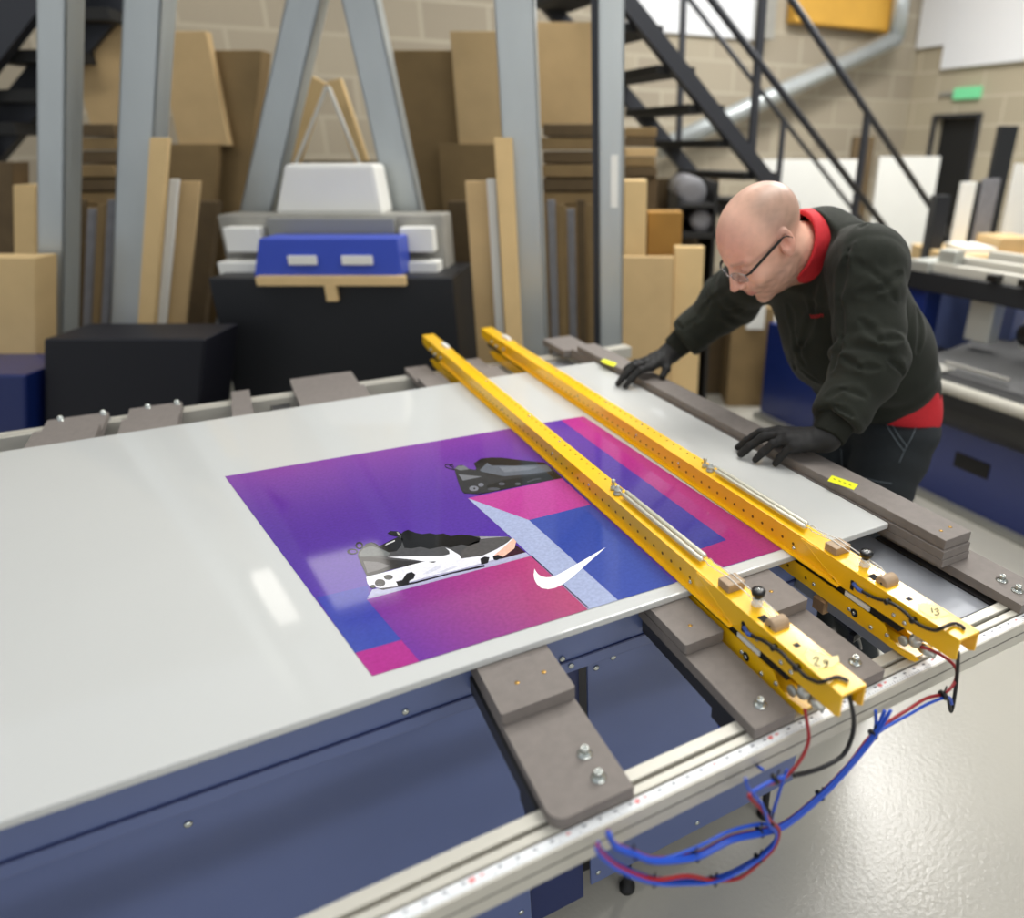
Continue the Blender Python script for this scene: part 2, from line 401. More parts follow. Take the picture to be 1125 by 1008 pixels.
pp([(230,392),(440,352),(640,300),(830,256),(830,268),(640,308),(440,362),(260,398)],(24,16,30),5,K)
pell(88,182,30,16,(26,26,30),5,K); pell(90,182,20,9,(92,58,150),6,K)
pell(126,147,22,20,(26,26,30),5,K); pell(126,149,13,12,(92,58,150),6,K)
pp([(118,205),(122,180),(145,160),(165,138),(195,130),(225,150),(250,165),(290,180),(262,150),(290,125),(330,115),(350,90),(380,68),(430,75),(480,85),(560,85),(640,95),(760,95),(860,98),(960,98),(985,110),(960,130),(900,165),(820,200),(700,222),(480,240),(400,262),(300,285),(190,322),(165,310),(140,260)],(76,76,78),7,K)
pp([(195,130),(235,155),(290,185),(335,180),(362,150),(372,110),(345,100),(300,120),(262,140),(240,150),(215,135)],(30,30,32),8,K)
pp([(270,150),(278,138),(325,117),(328,124)],(190,190,190),9,K)
pp([(285,80),(300,67),(340,68),(368,82),(352,100),(310,93)],(28,28,30),8,K); pp([(335,72),(346,72),(358,92),(348,92)],(150,150,145),9,K)
pp([(360,100),(370,72),(400,60),(440,76),(480,84),(520,78),(560,86),(600,80),(640,95),(700,86),(760,93),(805,108),(800,130),(740,150),(700,142),(640,160),(600,152),(520,168),(470,155),(420,165),(380,162)],(24,24,26),8,K)
pp([(700,180),(760,132),(860,106),(960,100),(988,112),(940,140),(880,180),(820,205),(700,222)],(84,82,82),8,K)
pp([(800,98),(860,98),(965,98),(860,106),(810,112)],(150,148,155),9,K)
pp([(125,195),(150,165),(190,150),(240,165),(300,190),(290,205),(200,205),(130,215)],(106,110,110),8,K)
pp([(120,210),(200,212),(300,228),(485,240),(400,262),(300,285),(170,322),(145,270)],(54,52,54),9,K)
pp([(150,236),(230,240),(300,262),(240,285),(172,302)],(104,102,104),10,K)
pp([(285,213),(430,208),(600,206),(634,196),(632,178),(610,160),(640,172),(690,202),(700,224),(640,240),(540,245),(430,228)],(235,236,242),10,K)
pp([(165,325),(300,290),(400,262),(480,240),(560,232),(700,222),(820,205),(900,168),(960,130),(985,108),(1005,122),(1000,160),(930,215),(820,245),(700,280),(560,310),(440,345),(330,378),(250,388),(185,378),(172,360)],(228,228,238),9,K)
pp([(400,262),(480,242),(560,236),(520,262),(430,285)],(250,250,252),10,K); pp([(480,310),(560,262),(590,270),(520,305)],(205,206,220),10,K); pp([(560,300),(660,262),(690,262),(600,300)],(205,206,220),10,K)
pp([(880,205),(930,165),(992,108),(1008,125),(997,165),(930,215)],(236,184,164),10,K)
for e in ((203,378,16,10),(243,358,30,22),(290,326,26,15)): pell(*e,(30,30,34),11,K)
pell(243,368,16,9,(60,60,64),12,K)
pp([(332,350),(368,342),(392,305),(420,296),(442,310),(432,335),(410,345),(402,368),(345,376)],(34,34,38),11,K)
pp([(806,222),(830,210),(858,214),(850,245),(812,256)],(34,34,38),11,K); pp([(876,208),(905,200),(938,212),(900,230),(882,228)],(34,34,38),11,K)
W=(480,490,7.03)
pstroke([(130,180),(95,172),(68,160),(64,146),(85,138),(110,150),(135,180)],7,(24,24,28),5,W)
pstroke([(98,158),(104,142),(120,140),(130,160)],6,(24,24,28),5,W)
pp([(135,175),(160,148),(195,145),(250,175),(300,182),(305,160),(285,130),(340,95),(400,88),(500,90),(640,105),(830,125),(900,180),(965,240),(760,282),(560,322),(400,355),(260,366),(200,355),(180,320),(150,230)],(46,48,52),7,W)
pp([(330,185),(388,128),(430,150),(600,145),(850,140),(890,190),(720,215),(520,232),(350,197)],(92,98,108),8,W)
pp([(480,160),(600,155),(780,160),(700,185),(520,200)],(112,118,128),9,W)
pp([(165,215),(350,235),(200,264)],(110,112,118),8,W)
pp([(140,172),(165,150),(210,150),(250,178),(180,186)],(106,110,114),8,W)
pp([(285,130),(340,95),(420,86),(500,88),(640,105),(830,125),(845,138),(600,150),(420,146),(385,125),(345,165),(305,172)],(30,30,33),9,W)
pp([(380,300),(560,252),(900,205),(955,238),(700,288),(420,350)],(30,32,34),8,W)
for e in ((285,326,36,20,(116,118,126)),(340,298,22,15,(110,112,120)),(440,330,50,12,(70,72,80)),(625,290,22,10,(80,84,90)),(500,290,26,12,(76,78,86))): pell(*e,9,W)
pell(290,326,8,7,(40,42,46),10,W)
pstroke([(700,275),(760,255),(800,250)],8,(70,72,78),9,W); pstroke([(210,360),(330,368),(560,322),(960,243)],7,(20,14,26),6,W)
me=bpy.data.meshes.new('poster_print')
base=Vector((QZ(560,600,.9)[0],QZ(560,600,.9)[1],.9))
# thin paper edge below the artwork
o=len(PV)
for q in (BLc,BRc,TRc,TLc):
    p=QZ(q[0],q[1],.9002); PV.append(tuple(p)); PC.append(lin((90,60,150))+(1,))
PF.append((o,o+1,o+2,o+3))
me.from_pydata([(a-base[0],b-base[1],c-base[2]) for a,b,c in PV],[],PF)
ca=me.color_attributes.new('Col','FLOAT_COLOR','POINT'); ca.data.foreach_set('color',np.array(PC,dtype=np.float32).ravel())
bm=bmesh.new(); bm.from_mesh(me)
for f in bm.faces:
    f.normal_update()
    if f.normal.z<0: f.normal_flip()
bm.to_mesh(me); bm.free()
me.materials.append(M['print_ink'])
po=bpy.data.objects.new('poster_print',me); C.objects.link(po); po.location=base
tag(po,'purple, blue and magenta sneaker poster with two shoes and white swoosh','poster')
# ---------------------------------------------------------------- yellow clamp bars
def clamp_bar(dx, label, digits, cable_px, holder):
    t = thing('clamp_bar', (.575+dx, 1.3, .857), label, 'clamp bar', 'yellow clamp bars')
    x0, x1 = .556+dx, .594+dx
    m = MB(); YN, YF = .665, 2.21
    th = .002
    m.box((x0,YN,.938),(x1,YF,.941),0,.0008)
    m.box((x0,YN,.9008),(x0+th,YF,.939)); m.box((x1-th,YN,.9008),(x1,YF,.939))
    m.box((x0-.009,YN-.02,.9008),(x0,YF,.9030)); m.box((x1,YN-.02,.9008),(x1+.009,YF,.9030))
    y = .76; k = 0
    while y < 2.15:
        m.lathe((x0-.0004,y,.918),(1,0,0),[(0,.0028),(.0008,.0028)],10,1,False)
        if not (.99 < y < 1.06):
            m.lathe((x1-.011,y+.01,.9404),(0,0,1),[(0,.0026),(.0008,.0026)],10,1,False)
        y += .0275; k += 1
    m.build('upper_channel', ['yellow','hole'], t)
    # end housings (deeper inverted channels)
    for (a, b, nm) in ((.435,.700,0),(2.175,2.435,1)):
        m = MB(); X0, X1 = x0-.003, x1+.003
        X0, X1 = x0-.0018, x1+.0018
        m.box((X0,a,.9385),(X1,b,.9418),0,.0008)
        if nm == 0:
            m.poly([(X0,a,.9395),(X0,.742,.9395),(X0,.648,.9008),(X0,a+.03,.9055),(X0,a+.006,.9055),(X0,a,.909)],(1,0,0),.0028)
            m.poly([(X1-.0028,a,.9395),(X1-.0028,.742,.9395),(X1-.0028,.648,.9008),(X1-.0028,a+.03,.9055),(X1-.0028,a+.006,.9055),(X1-.0028,a,.909)],(1,0,0),.0028)
            m.tube([(X0+.0004,.742,.938),(X0+.0004,.648,.902)],.0011,6)
        else:
            m.poly([(X0,a,.9395),(X0,b,.9395),(X0,b,.912),(X0,b-.05,.9055),(X0,a,.9008)],(1,0,0),.0028)
            m.poly([(X1-.0028,a,.9395),(X1-.0028,b,.9395),(X1-.0028,b,.912),(X1-.0028,b-.05,.9055),(X1-.0028,a,.9008)],(1,0,0),.0028)
        m.build('end_housing','yellow',t)
    MB().lathe((x0-.0024,.622,.921),(1,0,0),[(0,.0045),(.0008,.0045)],12).box((x0-.0023,.6185,.908),(x0-.0019,.6255,.921)).build('slot','black_gap',t)
    MB().box((x0+.010,.528,.9416),(x0+.019,.536,.9421)).build('slot','black_gap',t)
    MB().box((x0+.006,.590,.9416),(x0+.020,.604,.9421)).build('slot','black_gap',t)
    # lower channel
    m = MB()
    def side(x): m.poly([(x,.555,.887),(x,2.31,.887),(x,2.36,.872),(x,2.31,.857),(x,.515,.857),(x,.492,.861),(x,.487,.868),(x,.500,.870),(x,.520,.866),(x,.540,.869),(x,.548,.879)],(1,0,0),.0022)
    side(x0-.001); side(x1-.0012)
    m.box((x0,.50,.857),(x1,2.31,.8592))
    for y in np.arange(.72,2.2,.045): m.lathe((x0-.0015,y,.871),(1,0,0),[(0,.0028),(.0008,.0028)],10,1,False)
    m.build('lower_channel',['yellow','hole'],t)
    MB().box((x0+.003,.56,.884),(x1-.003,2.28,.9005-.0135)).box((x0+.002,.53,.8885),(x1-.002,.735,.8998)).box((x0+.002,2.0,.8885),(x1-.002,2.38,.8995)).build('gap_shade','black_gap',t)  # black filler in the open gap between the channels, stands for its shade
    # white strip lettering plate between the jaws
    MB().box((x0-.0005,.585,.8895),(x0+.002,.635,.8975)).build('marking_strip','white_plastic',t)
    # fittings at the near end
    f = MB()
    f.lathe((x0+.010,.505,.880),(0,0,1),[(0,.009),(.012,.009),(.012,.006),(.018,.006)],14)
    f.lathe((x0+.020,.500,.874),(0,-1,0),[(0,.007),(.012,.007),(.012,.0048),(.022,.0048)],14)
    f.lathe((x0+.006,.520,.878),(-1,0,0),[(0,.008),(.004,.008),(.005,.004)],14)
    f.lathe((x0+.026,.512,.880),(0,-.8,.5),[(0,.005),(.014,.005),(.015,.003)],12)
    f.build('air_fitting','zinc_matte',t)
    for (y,z) in ((.755,.913),(.590,.917),(.540,.914),(.520,.913)):
        MB().lathe((x0-.0018,y,z),(-1,0,0),[(0,.0036),(.0015,.0036),(.003,.002)],12).build('rivet','zinc',t)
    for (y,z) in ((.700,.871),(.620,.872),(.575,.867),(.545,.873)):
        MB().lathe((x0-.001,y,z),(-1,0,0),[(0,.0036),(.0015,.0036),(.003,.002)],12).build('rivet','zinc',t)
    for y in (1.12,1.30,1.62):
        MB().lathe((x0-.0,y,.926),(-1,0,0),[(0,.003),(.002,.0028),(.0025,.001)],10).build('rivet','zinc',t)
        MB().lathe((x1-.012,y+.20,.941),(0,0,1),[(0,.003),(.002,.0028),(.0025,.001)],10).build('rivet','zinc',t)
    MB().lathe((x0-.0015,.610,.871),(-1,0,0),[(0,.007),(.0004,.007)],16).lathe((x0-.0025,.610,.871),(-1,0,0),[(0,.003),(.001,.003)],12,1).build('eyelet',['black_gap','zinc'],t)
    # spring pair with anchor bolts
    sp = MB()
    for k, xs in enumerate((x0+.0165,x0+.0275)):
        ya, yb = (1.012,.752); n = 90
        prof = [(0,.002)]+[((ya-yb)*(i/n), .0042 if i % 2 else .0047) for i in range(1,n)]+[(ya-yb,.002)]
        sp.lathe((xs,ya+(.006 if k else 0),.9495),(0,-1,0),prof,10)
        sp.tube(smooth_path([(xs,ya-.0,.9495),(xs,ya+.012,.952),(xs-.002,ya+.018,.9495)],4),.0008,6)
        sp.tube(smooth_path([(xs,yb,.9495),(xs,yb-.008,.953),(xs+.001,yb-.014,.9495)],4),.0008,6)
    sp.build('spring','spring_steel',t)
    an = MB()
    for k,(xa,ya) in enumerate(((x0+.017,1.030),(x0+.019,1.052))):
        an.lathe((xa,ya,.941),(0,0,1),[(0,.0085),(.004,.0088),(.005,.006),(.008,.0062),(.009,.0085),(.011,.0085),(.012,.004),(.018,.0036),(.019,.0015)] if k==0 else [(0,.006),(.006,.006),(.007,.003),(.015,.003),(.0155,.0042),(.021,.004),(.022,.002)],16)
    an.build('anchor_bolt','zinc_matte',t)
    for xs in (x0+.0175,x0+.0285):
        MB().tube([(xs,.738,.9495),(xs,.69,.9565),(xs-.001,.60,.9545),(xs-.003,.585,.951)],.00075,6).build('pull_wire','white_plastic',t)
    MB().box((x0+.004,.668,.9418),(x0+.036,.694,.9555),0,.0015).build('guide_block','wood',t)
    MB().lathe((x0+.006,.577,.9435),(1,0,0),[(0,.0105),(.001,.0115),(.026,.0115),(.027,.0105)],22).lathe((x0+.0054,.577,.9445),(1,0,0),[(0,.0018),(.0008,.0018)],8,1).build('pulley_roller',['wood','black_gap'],t)
    MB().lathe((x0+.026,.628,.9418),(0,0,1),[(0,.009),(.005,.009),(.006,.0075),(.011,.0075),(.012,.005)],6,0,False).build('nut','white_plastic',t)
    MB().lathe((x0+.026,.628,.953),(0,0,1),[(0,.005),(.004,.006),(.006,.0095),(.013,.0105),(.015,.009),(.0155,.004)],24).lathe((x0+.026,.628,.9675),(0,0,1),[(0,.003),(.0018,.0025)],10,1).build('knob',['black_plastic','zinc'],t)
    # masking tape with handwritten number
    def L(px, py): return QZ(px, py, .9424)
    tp = holder['tape']; m = MB(); m.poly([QZ(a,b,.9420) for a,b in tp],(0,0,1),.0004); tl=m.build('tape_label','tape',t)
    m = MB()
    for st in digits: m.tube([QZ(a,b,.9427) for a,b in st],.0009,5)
    m.build('handwriting','ink',tl)['label']='handwritten number on tape'
    # black cable clipped along the housing
    pts = [QX(a,b,x0-.0065) for a,b in cable_px[:-3]]+[QZ(a,b,.9455) for a,b in cable_px[-3:]]
    cb=MB().tube(smooth_path(pts,6),.0026,8).build('cable','black_rubber',t)
    MB().tube([pts[0]+np.array([.002,.012,.003]),pts[0],pts[1]*.5+pts[0]*.5],.0033,8).build('cable_lug','lug_blue',cb)['label']='blue crimped cable end'
    for i in (3,6):
        q = Vector(pts[i]); MB().lathe(q+Vector((.004,0,0)),(-1,0,0),[(0,.0045),(.008,.0045),(.009,.002)],10).build('cable_clip','black_plastic',cb)
    # far end odds: white tag and grey sensor
    MB().box((x0+.022,2.21,.9418),(x0+.036,2.28,.949),0,.002).build('end_tag','white_plastic',t)
    MB().lathe((x0-.003,2.26,.915),(-1,0,0),[(0,.007),(.006,.006),(.008,.003)],12).lathe((x0-.003,2.31,.92),(-1,0,0),[(0,.006),(.006,.005)],12).lathe((x0-.003,2.19,.921),(-1,0,0),[(0,.006),(.005,.005)],12).build('air_fitting','zinc_matte',t)
    return t
d29=[[(893.5,723.6),(896.5,721.2),(899.5,722.5),(897.5,726.5),(895,730),(901,731.5)],[(909.5,726.2),(907,724.8),(904.8,726.2),(906.2,728.6),(909.2,727.6),(910,725.8)],[(909.8,726.5),(908.8,730.5),(906,733)],]
c29=[(821.7,696),(830,700),(839.5,704),(850,711),(859,717),(867,726),(875,733),(884,742),(891,746),(899,749),(907,747.5),(919,743.5),(927,745.5),(932,748)]
clamp_bar(0,'yellow perforated clamp bar nearer the camera, tape numbered 29', d29, c29, {'tape':[(888,714),(900,717),(912,722),(921,720),(922,727),(914,733),(905,733),(898,735),(888,727),(884,720)]})
d13=[[(1023.5,667.5),(1024.5,672.5)],[(1027,669.5),(1030,668.0),(1031,670.5),(1028.5,671.5),(1032,673),(1030,675.5),(1026.5,675)]]
c13=[(x*1.0,y) for x,y in ((942.5,647),(952,652),(962,657),(975,660.5),(986,666),(996,674),(1003,681),(1012,687),(1020,690.5),(1028,692),(1036,689),(1048,684.5),(1056,687),(1059.5,690.5))]
clamp_bar(.217,'yellow perforated clamp bar beside the wide edge beam, tape numbered 13', d13, c13, {'tape':[(1009,664),(1016,663),(1030,666),(1040,672),(1045,675),(1036,677),(1026,679),(1018,675),(1010,670)]})
# ---------------------------------------------------------------- hoses
def hose(name, px, Y, r, m, label, cat='hose', group=None, off=(0,0), n=6, parent=None):
    pts=[QY(x+off[0],y+off[1],Y) if not isinstance(Y,(list,)) else QY(x+off[0],y+off[1],Y[i]) for i,(x,y) in enumerate(px)]
    o = MB().tube(smooth_path(pts,n),r,8).build(name,m,parent)
    if label and not parent: tag(o,label,cat,group)
    elif label: o['label']=label
    return o
up=[(668,914),(676,928),(697,936.5),(721,944),(765,939),(802,921),(836,913),(863,904),(902,872),(931,842),(960,806)]
tb=thing('hose_bundle',QY(800,922,.44),'upper bundle of blue and dark red hoses looping below the front rail','hose bundle')
hose('blue_hose',up+[(972,780)],.44,.0027,'blue_hose',None,parent=tb)
hose('blue_hose',up+[(978,776)],.437,.0026,'blue_hose',None,off=(1,3.2),parent=tb)
hose('blue_hose',[(a,b+(-7 if 760<a<840 else 2)) for a,b in up]+[(963,781)],.443,.0022,'blue_hose',None,off=(-1,-1),parent=tb)
hose('red_hose',up+[(1000,779),(1018.6,768),(1037,763),(1048,752),(1051,738),(1043,727),(1025,716),(1012,712)],[.446]*13+[.446,.45,.46,.47,.48,.485],.0024,'red_hose','dark red hose rising to the far yellow bar',off=(0,-1.5),parent=tb)
hose('blue_hose',up+[(1000,782),(1018.6,771.5),(1040,764.5),(1044,772)],.441,.0022,'blue_hose',None,off=(1.5,1),parent=tb)
for (x,y) in ((697,937),(765,939.5),(836,913),(902,873),(960,806),(1037,763)):
    p=QY(x,y,.442); MB().lathe(p-np.array([.004,0,0]),(1,0,.3),[(0,.0075),(.004,.0075)],12).tube([p+np.array([0,0,.006]),p+np.array([-.002,-.002,.018])],.0012,5).build('cable_tie','black_plastic',tb)
lo=[(656,928),(660.5,936.5),(681,953),(718,967),(755,968),(785.5,966),(812.5,955),(836,940),(850,926),(854,912),(847,903)]
tb=thing('hose_bundle',QY(755,970,.43),'lower bundle of thin hoses sagging beneath the front rail','hose bundle')
hose('blue_hose',lo+[(838,888),(824,874),(836,864),(852,856),(862,853)],.43,.0024,'blue_hose',None,parent=tb)
hose('red_hose',[(656,928),(660.5,936.5),(681,953),(718,966),(755,962),(785.5,967),(812.5,964),(836,946),(851,930),(856,912),(848,903),(836,888),(826,878),(824,872),(840,862),(858,857),(877,838),(888,815),(887,795),(884,778)],[.427]*13+[.43,.44,.45,.455,.46,.47,.482],.0024,'red_hose','dark red hose rising to the near yellow bar',parent=tb)
hose('blue_hose',lo+[(853,880),(860,858),(864,848)],.436,.002,'blue_hose',None,off=(1,-3),parent=tb)
hose('blue_hose',lo[:-1]+[(846,903),(838,880),(823,862),(820,852)],.424,.0019,'blue_hose',None,off=(-1,3),parent=tb)
for (x,y) in ((718,967.5),(785,967),(834,942),(847,902),(853,855)):
    p=QY(x,y,.43); MB().lathe(p-np.array([.004,0,0]),(1,0,.3),[(0,.0068),(.004,.0068)],12).tube([p+np.array([0,0,.006]),p+np.array([.001,-.002,.016])],.0012,5).build('cable_tie','black_plastic',tb)
hose('black_cable',[(931,757),(935,772),(938,792),(935,812),(925,830),(905,842),(888,848),(872,851.5)],[.45,.45,.45,.45,.45,.45,.447,.443],.003,'black_rubber','black cable hanging in a curve from the near yellow bar end','cable')
hose('black_cable',[(1052.5,716),(1052,735),(1050,755),(1047.5,772),(1045,781),(1043.5,776),(1042,766)],.45,.0028,'black_rubber','black cable hanging straight down from the far yellow bar end','cable')
hose('blue_hose',[(793,782),(790,792),(792,804),(800,816),(815,830),(838,845)],[.66,.66,.65,.62,.56,.46],.0022,'blue_hose',None,parent=tb)
# dark cable chain below, between the bars
t=thing('cable_chain',QZ(915,680,.70),'black cable chain hanging between the two yellow bars','cable chain')
m=MB(); P=[(903,640),(907,652),(915,664),(925,675),(938,686),(946,694),(941,698)]
for k in range(16):
    u=k/15*(len(P)-1); i=min(int(u),len(P)-2); w=u-i; x=P[i][0]*(1-w)+P[i+1][0]*w; y=P[i][1]*(1-w)+P[i+1][1]*w
    q=QZ(x,y,.76-k*.002); m.beam(q-np.array([.014,0,0]),q+np.array([.014,.004,0]),.012,.016,bev=.002)
m.build('links','black_rubber',t)
MB().tube(smooth_path([QZ(941,698,.72),QZ(944,704,.68),QZ(946,712,.62)],5),.003,8).build('cable','black_rubber',t)
q=QZ(905,662,.79); MB().box((q[0]-.012,q[1]-.012,.775),(q[0]+.016,q[1]+.016,.80),0,.002).build('guide_block','wood_brown',t)
# ================================================================ THE WORKER (signed distance modelling)
def V3(*a): return np.array(a, dtype=np.float64)
def cone(P, a, b, ra, rb):
    a=np.asarray(a,float); b=np.asarray(b,float); ab=b-a; L=ab@ab
    t=np.clip(((P-a)@ab)/L,0,1)[...,None]; d=np.linalg.norm(P-(a+t*ab),axis=-1)
    t=t[...,0]; return d-(ra*(1-t)+rb*t)
def ell(P, c, r, R=None):
    Q=P-np.asarray(c,float)
    if R is not None: Q=Q@np.asarray(R).T
    r=np.asarray(r,float); k0=np.linalg.norm(Q/r,axis=-1); k1=np.linalg.norm(Q/(r*r),axis=-1)+1e-9
    return k0*(k0-1)/k1
def smin(a,b,k):
    h=np.clip(.5+.5*(b-a)/k,0,1); return b*(1-h)+a*h-k*h*(1-h)
def smax(a,b,k): return -smin(-a,-b,k)
def nets(fn, lo, hi, h):
    lo=np.array(lo,float); hi=np.array(hi,float); n=np.ceil((hi-lo)/h).astype(int)+1
    xs=[lo[i]+h*np.arange(n[i]) for i in range(3)]
    S=np.empty(n)
    for i in range(n[0]):
        Y,Z=np.meshgrid(xs[1],xs[2],indexing='ij'); P=np.stack([np.full_like(Y,xs[0][i]),Y,Z],-1); S[i]=fn(P)
    neg=S<0
    cnt=np.zeros(n-1); acc=np.zeros(tuple(n-1)+(3,))
    def sl(o): return tuple(slice(o[k], n[k]-1+o[k]) for k in range(3))
    cs=[(i,j,k) for i in (0,1) for j in (0,1) for k in (0,1)]
    for a in cs:
        for ax in range(3):
            if a[ax]: continue
            b=list(a); b[ax]=1; A=S[sl(a)]; B=S[sl(b)]; cr=(A<0)!=(B<0)
            with np.errstate(divide='ignore',invalid='ignore'): t=np.where(cr,A/(A-B),0)
            cnt+=cr
            for d in range(3):
                acc[...,d]+=np.where(cr,a[d]+(t if d==ax else 0),0)
    act=cnt>0; idx=-np.ones(n-1,int); idx[act]=np.arange(act.sum())
    g=np.argwhere(act); verts=lo+h*(g+acc[act]/cnt[act][:,None])
    faces=[]
    for ax in range(3):
        u,v=(ax+1)%3,(ax+2)%3
        s0=[slice(1,n[k]-1) for k in range(3)]; s0[ax]=slice(0,n[ax]-1); s1=list(s0); s1[ax]=slice(1,n[ax])
        A=neg[tuple(s0)]; B=neg[tuple(s1)]; w=np.argwhere(A!=B); inside=A[tuple(w.T)]
        base=w.copy(); base[:,u]+=1; base[:,v]+=1
        def at(du,dv):
            c=base.copy(); c[:,u]-=du; c[:,v]-=dv; return idx[tuple(c.T)]
        q=np.stack([at(1,1),at(0,1),at(0,0),at(1,0)],1); q[~inside]=q[~inside][:,::-1]; faces.append(q)
    F=np.concatenate(faces); F=F[(F>=0).all(1)]; return verts,F
def sdf_obj(name, fn, lo, hi, h, mt, parent, color=None, org=None):
    v,f=nets(fn,lo,hi,h)
    if org is None: org=((v[:,0].min()+v[:,0].max())/2,(v[:,1].min()+v[:,1].max())/2,v[:,2].min())
    me=bpy.data.meshes.new(name); me.vertices.add(len(v)); me.vertices.foreach_set('co',(v-np.array(org)).astype(np.float32).ravel())
    me.loops.add(len(f)*4); me.loops.foreach_set('vertex_index',f.ravel().astype(np.int32)); me.polygons.add(len(f))
    me.polygons.foreach_set('loop_start',np.arange(0,len(f)*4,4,dtype=np.int32)); me.polygons.foreach_set('loop_total',np.full(len(f),4,dtype=np.int32))
    me.update(); me.validate(); me.polygons.foreach_set('use_smooth',[True]*len(me.polygons))
    me.materials.append(M[mt])
    if color is not None:
        c=color(v); ca=me.color_attributes.new('Col','FLOAT_COLOR','POINT'); ca.data.foreach_set('color',np.concatenate([c,np.ones((len(c),1))],1).astype(np.float32).ravel())
    o=bpy.data.objects.new(name,me); C.objects.link(o); place(o,org,parent); return o
def project_px(fn,x,y,tmax=3.2,t0=1.0):
    r=ray(x,y); r=r/np.linalg.norm(r); o=np.array([0,0,CAMZ])
    t=t0
    for _ in range(200):
        d=float(fn((o+r*t)[None,None])[0,0])
        if d<6e-4: return o+r*(t-.0005)
        t+=d*.6
        if t>tmax: return None
    return None
person=thing('person',(1.50,1.27,0),'bald worker in dark sweatshirt and black gloves bending over the board','person')
# head frame
fh=np.array([-.986,.169,0]); fh/=np.linalg.norm(fh); PT=math.radians(43)
hf=math.cos(PT)*fh-math.sin(PT)*np.array([0,0,1.]); hl=np.cross([0,0,1.],fh); hu=np.cross(hf,hl)
RO=math.radians(0)
HO=np.array([1.108,1.300,1.353]); HS=1.035
def h2w(p): p=np.asarray(p,float)*HS; return HO+hf*p[0]+hl*p[1]+hu*p[2]
HM=np.array([hf,hl,hu])
NECK0=h2w((-.035,0,-.055)); NECK1=np.array([1.300,1.305,1.325])
def head_local(P):
    Q=((P-HO)@HM.T)/HS; A=Q.copy(); A[...,1]=np.abs(A[...,1])
    d=ell(Q,(-.012,0,.036),(.100,.0765,.083))
    d=smin(d,ell(Q,(.012,0,.02),(.080,.072,.085)),.02)
    d=smin(d,ell(Q,(.034,0,-.035),(.058,.058,.078)),.02)
    d=smin(d,ell(Q,(.018,0,-.075),(.062,.054,.032)),.022)      # jaw
    d=smin(d,ell(Q,(.073,0,-.102),(.018,.022,.015)),.018)      # chin
    d=smin(d,ell(A,(.062,.040,-.030),(.024,.020,.026)),.014)   # cheek
    d=smin(d,cone(A,(.088,.010,.022),(.070,.050,.018),.0085,.008),.010) # brow
    d=smax(d,-ell(A,(.098,.032,.000),(.016,.017,.011)),.012)   # socket
    d=smin(d,ell(A,(.0765,.032,.000),(.0125,.0145,.0110)),.003)  # eyeball and lid
    d=smax(d,-ell(A,(.0905,.032,-.0035),(.0035,.0135,.0007)),.0012)
    d=smin(d,cone(Q,(.090,0,.014),(.112,0,-.026),.0075,.0105),.008)
    d=smin(d,ell(Q,(.115,0,-.031),(.0120,.0105,.0095)),.005)
    d=smin(d,ell(A,(.103,.0125,-.036),(.0105,.0068,.0072)),.004)
    d=smax(d,-ell(A,(.108,.0065,-.0435),(.006,.0035,.004)),.002)
    d=smin(d,ell(Q,(.088,0,-.058),(.014,.028,.018)),.010)      # muzzle
    d=smin(d,ell(Q,(.0960,0,-.0600),(.0070,.021,.0040)),.003)
    d=smin(d,ell(Q,(.0945,0,-.0700),(.0070,.018,.0050)),.003)
    d=smax(d,-ell(Q,(.1020,0,-.0650),(.009,.025,.0009)),.0016)
    d=smax(d,-ell(Q,(.098,0,-.081),(.010,.018,.005)),.006)
    # ears
    R=np.array([[math.cos(.25),0,math.sin(.25)],[0,1,0],[-math.sin(.25),0,math.cos(.25)]])
    e=ell(A,(-.012,.0795,-.004),(.0185,.0075,.0315),R)
    e=smax(e,-ell(A,(-.008,.0880,.001),(.0105,.0100,.0195),R),.002)
    e=smin(e,ell(A,(-.0165,.0795,.002),(.0045,.0060,.013),R),.003)
    e=smin(e,ell(A,(-.004,.0770,-.030),(.007,.006,.008)),.004)
    d=smin(d,e,.005)
    # fine creases on the forehead, folds at the neck
    f=np.exp(-((Q[...,0]-.085)**2)/.0006)*np.exp(-((Q[...,2]-.052)**2)/.0006)
    d=d+.0006*f*np.sin(Q[...,2]*520)
    return d*HS
def body_sdf(P):
    d=head_local(P)
    d=smin(d,cone(P,NECK0,NECK1,.058,.064),.022)
    d=smin(d,cone(P,h2w((.010,0,-.085)),NECK1+V3(-.01,0,-.03),.040,.052),.03)
    d=smin(d,ell(P,(1.37,1.30,1.25),(.09,.12,.07)),.04)
    d=smin(d,cone(P,(1.38,1.30,1.23),(1.56,1.285,.95),.07,.09),.06)
    return d
def sst(x,a,b): t=np.clip((x-a)/(b-a),0,1); return t*t*(3-2*t)
